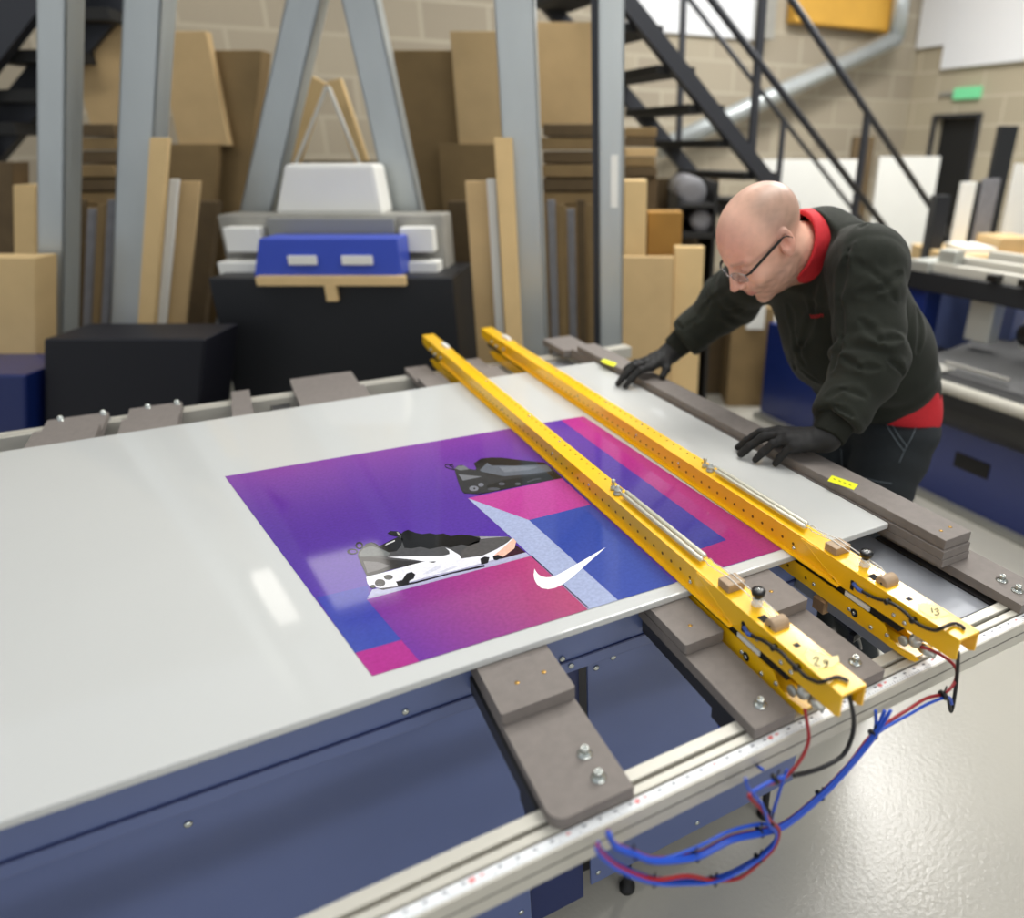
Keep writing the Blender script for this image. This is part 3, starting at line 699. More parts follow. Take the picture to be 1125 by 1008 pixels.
def skin_col(v):
    Q=((v-HO)@HM.T)/HS; x,y,z=Q.T; ay=np.abs(y)
    base=np.array(lin((236,186,162))); red=np.array(lin((206,128,112))); hair=np.array(lin((138,114,98))); beard=np.array(lin((136,106,90))); lip=np.array(lin((190,110,102)))
    c=np.repeat(base[None],len(v),0)
    def mixin(w,col):
        nonlocal c; c=c*(1-w[:,None])+np.array(col)*w[:,None]
    n=.5+.25*np.sin(x*240+3*np.sin(z*170))+.25*np.sin(z*300+y*210)
    mixin(.30*sst(x,.02,.09)*sst(z,.0,.03)*(1-sst(z,.09,.12)),red)
    hw=sst(-x,-.030,.02)*sst(z,-.012,.02)*(1-.5*sst(z,.09,.118)*sst(x,-.09,-.05))*(.85+.12*n); mixin(hw*.8,hair)
    bw=sst(-z,.028,.060)*(1-sst(-x,.02,.04))*(.55+.35*n)*sst(-z-.2*(x-.05),.02,.05); mixin(bw*.8,beard)
    mixin(.45*np.exp(-((x-.118)**2+y**2+(z+.03)**2)/.0003),red)
    mixin(.5*np.exp(-((x+.010)**2/.0006+(z+.004)**2/.0012))*(ay>.074),red)
    mixin(.8*np.exp(-((z+.0655)/.0085)**2)*(ay<.024)*(x>.088),lip)
    mixin(.55*np.exp(-((z-.0215)/.0045)**2)*sst(ay,.010,.016)*(1-sst(ay,.046,.054))*(x>.06),hair)
    mixin(.35*np.exp(-((ay-.032)/.016)**2-((z+.0)/.012)**2)*(x>.07),red)
    mixin(.8*np.exp(-((ay-.032)/.012)**2-((z+.0045)/.0014)**2)*(x>.08),(.05,.03,.02))
    return c
sdf_obj('body',body_sdf,(.92,1.08,.80),(1.80,1.50,1.52),.0033,'skin',person,skin_col,org=(1.5,1.27,.8))
# clothing ------------------------------------------------------------------
SHn=V3(1.275,1.135,1.305); ELn=QY(956,396,1.045); WRn=V3(1.083,1.000,.972)
SHf=V3(1.275,1.460,1.275); ELf=V3(1.290,1.640,1.135); WRf=V3(1.140,1.707,.992)
AX0=V3(1.30,1.30,1.30); AX1=V3(1.575,1.275,.93)
AXD=(AX1-AX0)/np.linalg.norm(AX1-AX0)
def sleeve(P,S,E,W,k):
    d=smin(cone(P,S,E,.088,.070),cone(P,E,W+(E-W)*.14,.071,.056),.045)
    axw=(E-W)/np.linalg.norm(E-W); d=smax(d,.040-(P-W)@axw,.012)
    # cloth folds, crosswise to the arm, strongest inside the elbow and above the cuff
    t1=((P-S)@(E-S))/((E-S)@(E-S)); t2=((P-E)@(W-E))/((W-E)@(W-E)); s=np.clip(t1,0,1)+np.clip(t2,0,1)
    ph=(P@V3(31,47,22))
    w=-.0052*np.abs(np.sin(s*8.5+1.5*np.sin(ph*.42+k)+ph*.28))+.0022*np.sin(s*19+2*np.sin(ph*.4)+ph*.3+k)
    amp=.45+np.exp(-((s-1.0)/.28)**2)*.9+np.exp(-((s-1.85)/.16)**2)*1.2
    return d+w*np.clip(amp,0,1.5)
def torso(P,grow=0.0):
    d=cone(P,(1.325,1.22,1.270),(1.44,1.215,1.08),.106,.115)
    d=smin(d,cone(P,(1.325,1.385,1.255),(1.44,1.36,1.07),.108,.122),.05)
    d=smin(d,cone(P,(1.44,1.215,1.08),(1.56,1.215,.93),.118,.114),.06)
    d=smin(d,cone(P,(1.44,1.36,1.07),(1.56,1.35,.92),.122,.112),.06)
    d=smin(d,ell(P,(1.37,1.28,1.10),(.12,.13,.13)),.05)
    d=smin(d,cone(P,SHn+V3(.03,.02,-.01),SHf+V3(.03,0,.0),.085,.085),.05)
    return d-grow
def neckline(P):  # distance along the neck axis, positive towards the head
    ax=(NECK0-NECK1); ax/=np.linalg.norm(ax); return (P-NECK1)@ax
FOLDS=[]
def jumper(P):
    d=jumper0(P)
    for a,b,dep,wd in FOLDS:
        ab=b-a; t=np.clip(((P-a)@ab)/(ab@ab),0,1); r=np.linalg.norm(P-(a+t[...,None]*ab),axis=-1)
        w=wd*(.55+.45*np.sin(np.pi*t)); d=d+dep*np.exp(-(r/w)**2)-.55*dep*np.exp(-((r-1.9*w)/w)**2)
    return d
def jumper0(P):
    d=torso(P)
    d=smin(d,cone(P,NECK1,NECK1+(NECK0-NECK1)*.45,.098,.088),.04)
    ph=P@V3(13,17,9); q=P@AXD
    w=-.006*np.abs(np.sin(P[...,1]*14+2.2*np.sin(q*7+1)+q*9))+.0025*np.sin(q*30+3.0*np.sin(P[...,1]*11)+P[...,0]*8)
    tt=(P-AX0)@AXD
    d=d+w*(.35+1.3*sst(tt,.18,.42))
    near_neck=np.linalg.norm(P-(NECK1*.5+NECK0*.5),axis=-1)<.17
    d=np.where(near_neck,smax(d,neckline(P)-.070,.004),d)
    # hollow neck opening
    d=smax(d,-cone(P,NECK1+(NECK0-NECK1)*.33,NECK1+(NECK0-NECK1)*1.2,.078,.080),.004)
    d=smin(d,sleeve(P,SHn,ELn,WRn,0.3),.028)
    d=smin(d,sleeve(P,SHf,ELf,WRf,2.0),.028)
    # armhole and shoulder seam grooves
    sd=np.abs((P-(SHn+V3(.012,.045,.0)))@(V3(-.10,-.95,.28)))
    d=d+.0035*np.exp(-(sd/.004)**2)*sst(P[...,2],1.15,1.25)
    # hem: gather and cut
    tt2=(P-AX0)@AXD+.02*np.sin(P[...,1]*9)
    d=d+.010*sst(tt2,.425,.455)-.006*np.exp(-((tt2-.41)/.02)**2)
    d=smax(d,tt2-.488,.006)
    return d
for pl,dep,wd in (([(950,246),(930,285),(922,330),(926,372),(915,405)],.006,.010),([(990,300),(968,318),(944,322)],.004,.010),([(946,352),(966,374),(990,372)],.006,.009),
    ([(925,392),(944,404),(966,404)],.005,.008),([(908,436),(926,428),(950,436)],.005,.008),([(900,452),(918,446),(938,458)],.004,.006),([(937,287),(960,300),(984,330)],.003,.010),
    ([(896,310),(894,342),(882,378),(873,404)],.005,.012),([(866,335),(872,365),(884,400)],.004,.010),([(976,396),(992,410),(1012,428)],.006,.007),([(1000,300),(1008,340),(1008,385)],.004,.012),
    ([(892,224),(917,231),(940,268),(948,300)],.0025,.004),([(905,240),(898,268),(897,300)],.0025,.004),([(800,318),(780,330),(766,352)],.005,.009),([(790,300),(770,318),(752,330)],.004,.008),([(764,350),(750,362),(742,352)],.005,.006),([(835,345),(815,338),(795,342)],.004,.009),([(880,405),(900,420),(912,440)],.004,.008)):
    for (x0_,y0_),(x1_,y1_) in zip(pl[:-1],pl[1:]):
        a_=project_px(jumper0,x0_,y0_); b_=project_px(jumper0,x1_,y1_)
        if a_ is not None and b_ is not None and np.linalg.norm(b_-a_)<.14: FOLDS.append((a_,b_,dep,wd))
SW=sdf_obj('sweatshirt',jumper,(.98,.90,.78),(1.80,1.82,1.47),.0052,'jumper',person)
def cuff(P,E,W):
    ax=(E-W)/np.linalg.norm(E-W); t=(P-W)@ax; ang=np.arctan2((P-W)@np.cross(ax,[0,0,1.]),(P-W)@np.cross(ax,np.cross(ax,[0,0,1.])))
    d=cone(P,W-ax*.01,W+ax*.055,.036,.043)+.0007*np.sin(ang*46)
    d=smax(d,t-.062,.004); return smax(d,-t-.004,.004)
for E_,W_ in ((ELn,WRn),(ELf,WRf)):
    sdf_obj('cuff',lambda P:cuff(P,E_,W_),W_-.08,W_+.09,.003,'jumper_rib',SW)
def hem(P):
    tt2=(P-AX0)@AXD+.02*np.sin(P[...,1]*9); d=torso(P)+.004
    return smax(smax(d,tt2-.512,.004),.468-tt2,.004)
sdf_obj('hem_band',hem,(1.45,1.02,.74),(1.88,1.52,1.10),.006,'jumper_rib',SW)
def polo_low(P):
    tt2=(P-AX0)@AXD; d=torso(P)+.010+.003*np.sin(P[...,1]*70+P[...,0]*30)
    d=smin(d,ell(P,(1.580,1.27,.86),(.122,.172,.115)),.05)
    zz=P[...,2]-.006*np.sin(P[...,0]*21+1)
    return smax(smax(d,.40-tt2,.004),.800-zz+.10*(P[...,0]-1.6),.004)
sdf_obj('polo_shirt',polo_low,(1.45,1.0,.72),(1.92,1.54,1.10),.006,'polo_red',person)
def collar(P):
    ax=(NECK0-NECK1); L=np.linalg.norm(ax); ax/=L; t=(P-NECK1)@ax
    up=np.array([0,0,1.])-ax*ax[2]; up/=np.linalg.norm(up); sd=np.cross(ax,up)
    Q=P-NECK1; u=Q@up; w=Q@sd
    sk=t+.16*u                                  # the collar leans
    r=np.sqrt((u/1.12)**2+(w/1.0)**2)+1e-9
    shell=np.abs(r-(.0775-.09*np.clip(t-.03,-.05,.08)))-.0042
    shell=shell+.0012*np.sin(np.arctan2(w,u)*5+t*60)
    d=smax(shell,sk-.118,.003); d=smax(d,.050-sk,.003)
    return smax(d,-(.085+u),.004)
sdf_obj('collar',collar,(1.10,1.16,1.18),(1.42,1.45,1.50),.0032,'polo_red',person)
# trousers
def trousers(P):
    d=ell(P,(1.575,1.27,.83),(.112,.160,.125))
    hn,kn,an=V3(1.550,1.185,.82),V3(1.44,1.165,.47),V3(1.52,1.165,.07)
    hk,kf,af=V3(1.560,1.36,.82),V3(1.49,1.38,.47),V3(1.58,1.38,.07)
    for a,b,c in ((hn,kn,an),(hk,kf,af)):
        l=smin(cone(P,a,b,.108,.074),cone(P,b,c,.074,.060),.03); d=smin(d,l,.03)
    d=d+.0030*np.sin(P[...,2]*70+2*np.sin(P[...,0]*25)+P[...,1]*30)
    d=smax(d,P[...,2]-.87,.004); return smax(d,.035-P[...,2],.004)
TR_=sdf_obj('trousers',trousers,(1.38,1.02,.02),(1.90,1.52,.96),.0075,'trouser',person)
def shoe(x,y):
    def f(P):
        d=smin(ell(P,(x-.07,y,.045),(.13,.048,.045)),ell(P,(x+.03,y,.06),(.055,.045,.06)),.03)
        return smax(d,-P[...,2]+.001,.003)
    return f
for x,y in ((1.52,1.165),(1.58,1.38)): sdf_obj('shoe',shoe(x,y),(x-.23,y-.07,-.01),(x+.11,y+.07,.14),.007,'shoe_black',person)
# pocket stitching on the near hip, visible as pale thread
def on_surface(fn,p,dirn):
    p=np.array(p,float); t=0
    for _ in range(60):
        d=float(fn((p+dirn*t)[None,None])[0,0]); t+=d*.7
        if abs(d)<5e-4: break
    return p+dirn*t
for pl in ([(973,465),(982,480),(993,495)],[(979,465),(988,479),(997,491)],[(1007,467),(1002,480),(994,494),(988,508)],[(950,525),(965,529),(980,531)],[(924,493),(925,508),(925,520)]):
    pts=[]
    for a,b in zip(pl[:-1],pl[1:]):
        for k in range(6):
            q=project_px(trousers,a[0]+(b[0]-a[0])*k/5,a[1]+(b[1]-a[1])*k/5)
            if q is not None: pts.append(q)
    if len(pts)>3: MB().tube(pts,.0009,5).build('stitching','stitch',TR_)['label']='pale pocket stitching'
# embroidered red lettering on the chest
m=MB(); okc=0
for gi,(gx,strokes) in enumerate(((890.2,[(0,-2),(1.5,2)]),(892.6,[(0,2),(0,-1),(1.6,-1),(1.6,2)]),(895.4,[(1.6,-1),(0,0),(0,2),(1.6,2)]),(898,[(0,-1),(0,2),(1.6,2),(1.6,-1)]),(900.8,[(0,2),(0,-1),(1.4,-1)]),(902.8,[(1.6,-1),(0,-.5),(1.6,1),(0,2)]))):
    pts=[project_px(jumper,gx+a,347.5-.12*(gx-890)+b) for a,b in strokes]
    pts=[p for p in pts if p is not None]
    if len(pts)>1: m.tube(pts,.0011,5); okc+=1
if okc: m.build('embroidery','polo_red',SW)['label']='small red lettering stitched on the chest'
# gloves
def glove(W,M4,T4,thumb,palm_dn,wr=.029):
    # W wrist, M4 four knuckles, T4 four fingertips, thumb = (base, mid, tip)
    W=np.array(W)
    fr=[.0100,.0103,.0098,.0088]
    def f(P):
        d=None
        for i in range(4):
            m_,t_=np.array(M4[i]),np.array(T4[i])
            c=cone(P,W+(m_-W)*.18,m_,.019,.0135); d=c if d is None else smin(d,c,.014)
        d=smin(d,ell(P,(W+np.mean(np.array(M4),0))/2+np.array(palm_dn),(.040,.036,.017)),.012)
        fg=None
        for i in range(4):
            m_,t_=np.array(M4[i]),np.array(T4[i]); L=np.linalg.norm(t_-m_)
            p1=m_*.55+t_*.45+V3(0,0,.16*L); p2=m_*.22+t_*.78+V3(0,0,.085*L)
            c=smin(smin(cone(P,m_,p1,fr[i]*1.15,fr[i]*1.02),cone(P,p1,p2,fr[i]*1.04,fr[i]*.94),.003),cone(P,p2,t_,fr[i]*.95,fr[i]*.84),.003)
            fg=c if fg is None else np.minimum(fg,c)
        d=smin(d,fg,.007)
        b,mm,tt=[np.array(q) for q in thumb]
        th=smin(cone(P,b,mm,.0150,.0122),cone(P,mm,tt,.0120,.0098),.004)
        d=smin(d,th,.012)
        return d+.0006*np.sin(P[...,0]*310+2*np.sin(P[...,1]*140))*1.0
    return f
gn=glove((1.083,1.000,.968),[(1.022,1.092,.962),(1.010,1.068,.966),(1.006,1.044,.963),(1.010,1.021,.954)],
         [(.963,1.156,.9115),(.944,1.122,.9110),(.955,1.083,.9105),(.981,1.047,.9100)],
         ((1.070,1.045,.955),(1.050,1.090,.944),(1.030,1.120,.934)),(.0,.0,-.008))
def gn2(P):
    return smin(gn(P),cone(P,(1.083,1.0,.968),WRn+(ELn-WRn)*.10,.030,.031),.02)
sdf_obj('glove',gn2,(.91,.94,.88),(1.15,1.19,1.03),.0022,'glove',person)
gf=glove((1.140,1.703,.986),[(1.040,1.672,.957),(1.043,1.697,.963),(1.050,1.720,.961),(1.060,1.742,.953)],
         [(.955,1.676,.9105),(.946,1.704,.9105),(.968,1.733,.9105),(1.000,1.760,.9300)],
         ((1.105,1.685,.968),(1.083,1.655,.948),(1.066,1.648,.9315)),(.0,.0,-.008))
def gf2(P):
    return smin(gf(P),cone(P,(1.135,1.704,.984),WRf+(ELf-WRf)*.10,.031,.032),.02)
sdf_obj('glove',gf2,(.91,1.60,.88),(1.20,1.82,1.04),.0024,'glove',person)
# glasses
gm=MB()
def sq(v): return math.copysign(abs(v)**.6,v)
def gp(x,y,z): return tuple(h2w((x,y,z)))
for s in (1,-1):
    rim=[gp(.1100-.20*abs(.035+.026*sq(math.cos(a))), s*(.035+.0265*sq(math.cos(a))), -.004+.0125*sq(math.sin(a))) for a in np.linspace(0,2*math.pi,37)]
    gm.tube(rim,.0010,6,1)
gm.tube(smooth_path([gp(.109,.0095,.001),gp(.113,0,.004),gp(.109,-.0095,.001)],5),.0011,6,1)
for s in (1,-1):
    gm.beam(gp(.0985,s*.0585,.001),gp(.088,s*.0705,.003),.003,.0045,hu,0)
    gm.beam(gp(.089,s*.0705,.003),gp(-.002,s*.0865,.014),.0022,.0062,hu,0)
    gm.tube(smooth_path([gp(-.001,s*.0865,.014),gp(-.014,s*.0865,.012),gp(-.026,s*.0835,-.004)],4),.0016,6,0)
g=gm.build('glasses',['frame_black','frame_silver'],person); g['label']='thin metal framed glasses with black temples'
for s in (1,-1):
    c=[gp(.1104-.20*abs(.035+.0255*sq(math.cos(a))), s*(.035+.0258*sq(math.cos(a))), -.004+.0120*sq(math.sin(a))) for a in np.linspace(0,2*math.pi,36,endpoint=False)]
    MB().poly(c,hf,.0003).build('lens','lens',g)
# ================================================================ ROOM
def plane_box(name, lo, hi, m): return struct(MB().box(lo, hi).build(name, m))
XW, YW = 6.54, 5.57
plane_box('floor', (-7,-4,-.1), (9,8,0), 'floor')
plane_box('wall_back', (-7,YW,0), (XW+.2,YW+.2,4.2), 'block_x')
# side wall with a door opening
D0,D1,DZ = 4.72,5.19,1.83
w=MB().box((XW,-4,0),(XW+.2,D0,4.2)).box((XW,D1,0),(XW+.2,YW,4.2)).box((XW,D0,DZ),(XW+.2,D1,4.2)); struct(w.build('wall_right','block_y'))
d=MB().box((XW+.08,D0,0),(XW+.12,D1,DZ)).box((XW+.06,D0,.9),(XW+.08,D1-.1,.94)).build('door_1','door_dark'); struct(d)
t=MB().box((XW-.04,D0-.03,0),(XW,D0,DZ+.03)).box((XW-.04,D1,0),(XW,D1+.03,DZ+.03)).box((XW-.04,D0,DZ),(XW,D1,DZ+.03)).build('trim_1','stair_metal'); struct(t)
# white cladding above the blockwork on the side wall, stepped lower edge
a=QX(1020,52,XW-.03); b=QX(1060,62,XW-.03)
c=MB().box((XW-.05,a[1]-.22,a[2]),(XW-.002,YW-.02,4.1)).box((XW-.06,-1,b[2]-.09),(XW-.002,a[1]-.20,4.1)).build('trim_2','clad_white'); struct(c)
e=QX(1062,102,XW-.05)
t=thing('exit_sign',(XW-.03,e[1],e[2]-.06),'small glowing green exit sign above the dark doorway','sign')
MB().box((XW-.05,e[1]-.13,e[2]-.05),(XW-.002,e[1]+.15,e[2]+.05),0,.008).build('sign_face','exit_green',t)
MB().box((XW-.04,e[1]+.15,e[2]-.01),(XW-.002,e[1]+.32,e[2]+.02)).build('bracket','machine_grey',t)
# ---------------------------------------------------------------- helper: upright pieces standing on the floor ahead of the camera
def QA(x,y,b):
    p=QB(x,y,b); return float(p@Rd), float(p[2])
MIRROR=False
def mslab(px0,px1,ptop,b,dep,lean,bev,mb_,mi):
    # leaning pieces on the left: their sides splay outwards to the left as they go down
    zt=QA(px0,ptop,b)[1]
    def mir(x,y): xr=720-x; return 720-(xr+(670-xr)*(y-ptop)/(2230-ptop))
    c=[]
    for px in (px0,px1):
        a0=QA(px,ptop,b)[0]; a1,z1=QA(mir(px,ptop+180),ptop+180,b); k=(a1-a0)/(z1-zt); c.append((a0,a0-k*zt))
    (t0,b0),(t1,b1)=c
    bot=[HB(b0,b,0),HB(b1,b,0),HB(b1,b+dep,0),HB(b0,b+dep,0)]
    top=[HB(t0,b+lean,zt),HB(t1,b+lean,zt),HB(t1,b+dep+lean,zt),HB(t0,b+dep+lean,zt)]
    k=mb_ or MB(); k.hexa(bot,top,mi,bev); return k
def slab(px0, px1, ptop, b, dep, z0=0.0, pref=None, lean=0.0, m='card', bev=.004, mb_=None, mi=0, px0t=None, px1t=None, pbot=None):
    """box whose front face covers px0..px1 at row pref, top at row ptop"""
    pref=ptop if pref is None else pref
    a0,zt=QA(px0,ptop,b); a1,_=QA(px1,ptop,b)
    if pbot is not None: z0=QA((px0+px1)/2,pbot,b)[1]
    t0,t1=a0,a1
    if MIRROR and pbot is None:
        return mslab(px0,px1,ptop,b,dep,lean,bev,mb_,mi)
    if pbot is not None or pref!=ptop:
        a0=QA(px0t if px0t is not None else px0,pbot or pref,b)[0]; a1=QA(px1t if px1t is not None else px1,pbot or pref,b)[0]
        if px0t is None: a0,a1=t0,t1
    bot=[HB(a0,b,z0),HB(a1,b,z0),HB(a1,b+dep,z0),HB(a0,b+dep,z0)]
    top=[HB(t0,b+lean,zt),HB(t1,b+lean,zt),HB(t1,b+dep+lean,zt),HB(t0,b+dep+lean,zt)]
    k=mb_ or MB(); k.hexa(bot,top,mi,bev); return k
def S(name,label,cat,m,*a,group=None,**k):
    o=slab(*a,**k).build(name,m); return tag(o,label,cat,group)
# galvanised posts --------------------------------------------------
def post(label, x0, x1, b, h=3.2, flange=None):
    t=thing('steel_post',tuple(HB(QA((x0+x1)/2,200,b)[0],b,0)),label,'post')
    a0=QA(x0,200,b)[0]; a1=QA(x1,200,b)[0]; w=a1-a0
    m=MB()
    def bx(u0,u1,v0,v1,z0=0,z1=h): m.hexa([HB(u0,v0,z0),HB(u1,v0,z0),HB(u1,v1,z0),HB(u0,v1,z0)],[HB(u0,v0,z1),HB(u1,v0,z1),HB(u1,v1,z1),HB(u0,v1,z1)],0,.002)
    bx(a0,a1,b,b+.010)
    bx(a0,a0+.010,b,b+.10); bx(a1-.010,a1,b,b+.10)
    m.build('column','galv',t)
    m=MB(); u0,u1=a0-.05,a1+.05
    m.hexa([HB(u0,b-.05,0),HB(u1,b-.05,0),HB(u1,b+.16,0),HB(u0,b+.16,0)],[HB(u0,b-.05,.015),HB(u1,b-.05,.015),HB(u1,b+.16,.015),HB(u0,b+.16,.015)])
    m.build('base_plate','galv',t); return t
post('wide galvanised steel post behind the far ends of the yellow bars', 554,594,3.0)
p=post('galvanised steel post with a white label left of the staircase',658,685,2.9)
slab(671,679,170,2.897,.003,pbot=228,bev=0).build('label','sheet_white',p)['label']='white paper label on the post'
slab(649,658,-10,2.93,.03,bev=.002,m='galv').build('flange','stair_metal',p)
def post_left(label,x0,x1,b):
    MB_=MB(); mm=(x0+x1)/2
    tz=3.2; y0,y1=20.,380.
    def ax(px,z):
        a0,z0=QA(px,y0,b); xr=720-px; a1,z1=QA(720-(xr+(670-xr)*(y1-y0)/(2230-y0)),y1,b); return a0+(a1-a0)*(z-z0)/(z1-z0)
    t=thing('steel_post',tuple(HB(ax(mm,0),b,0)),label,'post'); m=MB()
    def bx(fa,fb,v0,v1): m.hexa([HB(fa(0),v0,0),HB(fb(0),v0,0),HB(fb(0),v1,0),HB(fa(0),v1,0)],[HB(fa(tz),v0,tz),HB(fb(tz),v0,tz),HB(fb(tz),v1,tz),HB(fa(tz),v1,tz)],0,.002)
    L=lambda z:ax(x0,z); R_=lambda z:ax(x1,z)
    bx(L,R_,b,b+.01); bx(L,lambda z:L(z)+.01,b,b+.1); bx(lambda z:R_(z)-.01,R_,b,b+.1)
    m.build('column','galv',t); return t
post_left('wide galvanised steel post left of the blue tray machine',134,176,3.0)
post_left('narrow galvanised steel post nearest the left edge',40,72,2.9)
def leaner(label, pts, b, w):
    (x0,y0),(x1,y1)=pts; a0,z0=QA(x1,y1,b); a1,z1=QA(x0,y0,b); k=(a1-a0)/(z1-z0); s=w/2
    f=lambda z,o: a0+k*(z-z0)+o
    m=MB()
    zA,zB=.0,2.5
    for (u0,u1,v0,v1) in ((-s,s,0,.012),(-s,-s+.012,0,.09),(s-.012,s,0,.09)):
        m.hexa([HB(f(zA,u0),b+v0,zA),HB(f(zA,u1),b+v0,zA),HB(f(zA,u1),b+v1,zA),HB(f(zA,u0),b+v1,zA)],[HB(f(zB,u0),b+v0,zB),HB(f(zB,u1),b+v0,zB),HB(f(zB,u1),b+v1,zB),HB(f(zB,u0),b+v1,zB)],0,.002)
    return tag(m.build('slanted_post','galv'),label,'post')
leaner('slanted grey steel post leaning inwards left of the white block',((333,0),(280,235)),3.35,.145)
leaner('slanted grey steel post leaning inwards right of the white block',((394,0),(445,235)),3.35,.145)
# cardboard, boards and packing leaning by the posts ----------------
for side in (0,1):
    X=(lambda a,b:(a,b)) if side==0 else (lambda a,b:(720-b,720-a))
    MIRROR=(side==1)
    w=['right','left'][side]; by=['behind the far ends of the yellow bars','left of the blue tray machine'][side]
    S('timber_board','tall tan board upright against the wide post '+by,'board','card_light',*X(541,561),151,2.93,.03,lean=.03)
    S('foam_board','narrow white sheet beside the tall tan board '+by,'board','sheet_white',*X(532,542),197,2.98,.02,lean=.05)
    S('cardboard_sheet','tan cardboard sheet behind the narrow white sheet '+by,'cardboard','card',*X(508,533),199,3.02,.02,lean=.05)
    S('fibre_sheet','dark brown sheet stack leaning '+by,'cardboard','card_dark',*X(488,514),222,3.46,.05,lean=.06)
    # pile of flat cartons (horizontal) on a shelf height block
    g='flat cartons piled between the steel posts on the '+w
    for k in range(6):
        x0,x1=X(596,652)
        o=slab(x0-3*(k%2),x1+2*(k%3),136+15*k,3.5+.01*(k%3),.4,pbot=149.6+15*k,bev=.006,m='card_dark').build('flat_carton',['card_dark','card_brown'][k%2])
        tag(o,['topmost','second from top','third from top','fourth from top','fifth from top','lowest'][k]+' flat brown carton piled between the steel posts, '+w+' side','carton',g)
    S('plywood_crate','brown crate under the flat cartons between the steel posts, '+w+' side','crate','card_brown',*X(596,652),226,3.52,.4)
    cols=['sheet_grey','card_brown','sheet_grey','card_dark','card_brown']
    for k in range(5):
        xa=600+k*11; x0,x1=X(xa,xa+9)
        S('panel_offcut',['leftmost','second','middle','fourth','rightmost'][k if side==0 else 4-k]+' narrow panel standing between the steel posts, '+w+' side','panel',cols[k],x0,x1,220+(k%3)*5,3.12+.012*k,.015,lean=.04,group=None)
    S('kraft_panel','large pale kraft panel high behind the steel posts, '+w+' side','cardboard','card',*X(588,652),24,4.0,.06,pbot=140)
    S('kraft_panel','tall dull brown panel behind the slanted post, '+w+' side','cardboard','card_brown',*X(432,500),55,3.75,.10)
    S('kraft_panel','broad tan panel between slanted and upright posts, '+w+' side','cardboard','card',*X(494,552),34,3.70,.05,pbot=160)
    S('kraft_panel','olive brown panel low between slanted and upright posts, '+w+' side','cardboard','card_brown',*X(480,552),158,3.68,.06)
    # timber A-frame leg
    (x0,x1)=X(372,392); 
    pa=(368,88) if side==0 else (352,88); pb=(398,178) if side==0 else (322,178)
    q0=QB(*pa,3.9); q1=QB(*pb,3.9)
    tag(MB().beam(q0,q1,.07,.04,up=tuple(Hd),bev=.003).build('timber_strut','card_light'),'tan timber strut sloping down to the '+w+' above the white block','timber')
    pa=(361,95) if side==0 else (359,95); pb=(395,180) if side==0 else (325,180)
    tag(MB().beam(QB(*pa,3.8),QB(*pb,3.8),.012,.02,up=tuple(Hd)).build('white_strip','sheet_white'),'thin white strip sloping down to the '+w+' above the white block','strip')
MIRROR=False
struct(slab(228,492,175,4.02,.05,pbot=300).build('wall_recess','block_x'))
# machine in the middle ---------------------------------------------
t=thing('tray_machine',tuple(HB(QA(362,300,2.9)[0],2.9,0)),'black machine with a bright blue tray and white block on top','machine')
slab(228,497,305,2.85,.42,bev=.01).build('cabinet','machine_black',t)
slab(238,486,236,3.10,.17,pbot=304,bev=.008).build('deck','machine_grey',t)
slab(292,432,240,3.05,.06,pbot=262,bev=.004).build('back_ledge','steel_light',t)
slab(284,436,262,2.86,.16,pbot=304,bev=.006,px0t=279,px1t=441).build('tray','tray_blue',t)
for (a,b) in ((315,346),(374,408)):
    slab(a,b,281,2.845,.02,pbot=291,bev=.003).build('white_bar','sheet_white',t)
slab(280,444,304,2.82,.04,pbot=314,bev=.002).build('wooden_edge','card_light',t)
slab(356,368,314,2.82,.03,pbot=331,bev=.002).build('wooden_peg','card_light',t)
for (a,b) in ((244,282),(438,474)):
    slab(a,b,250,3.02,.08,pbot=277,bev=.006).build('side_box','sheet_white',t)
    slab(a-6,b+6,288,2.98,.1,pbot=304,bev=.006).build('side_plate','sheet_white',t)
tag(slab(312,410,180,3.14,.16,pbot=236,bev=.02,px0t=302,px1t=421).build('white_block','sheet_white'),'white tapered block standing on the blue tray machine','block')
# dark machinery just behind the far edge of the board
MIRROR=True
t=thing('dark_cabinet',tuple(HB(-.9,2.62,0)),'long low navy black cabinet behind the far left of the board','cabinet')
slab(48,226,372,2.50,.25,bev=.01).build('cabinet_body','machine_deep',t)
S('blue_cabinet','pale navy blue cabinet at the far left edge','cabinet','navy',-120,28,412,2.45,.3,bev=.01)
S('cardboard_box','large tan carton at the left edge above the blue cabinet','box','card_light',-60,38,283,2.74,.12)
S('cardboard_box','narrow upright tan carton beside the leftmost steel post','box','card_light',14,38,203,3.30,.1)
S('cardboard_box','dark brown carton cut by the left edge','box','card_dark',-60,13,178,3.30,.1)
MIRROR=False
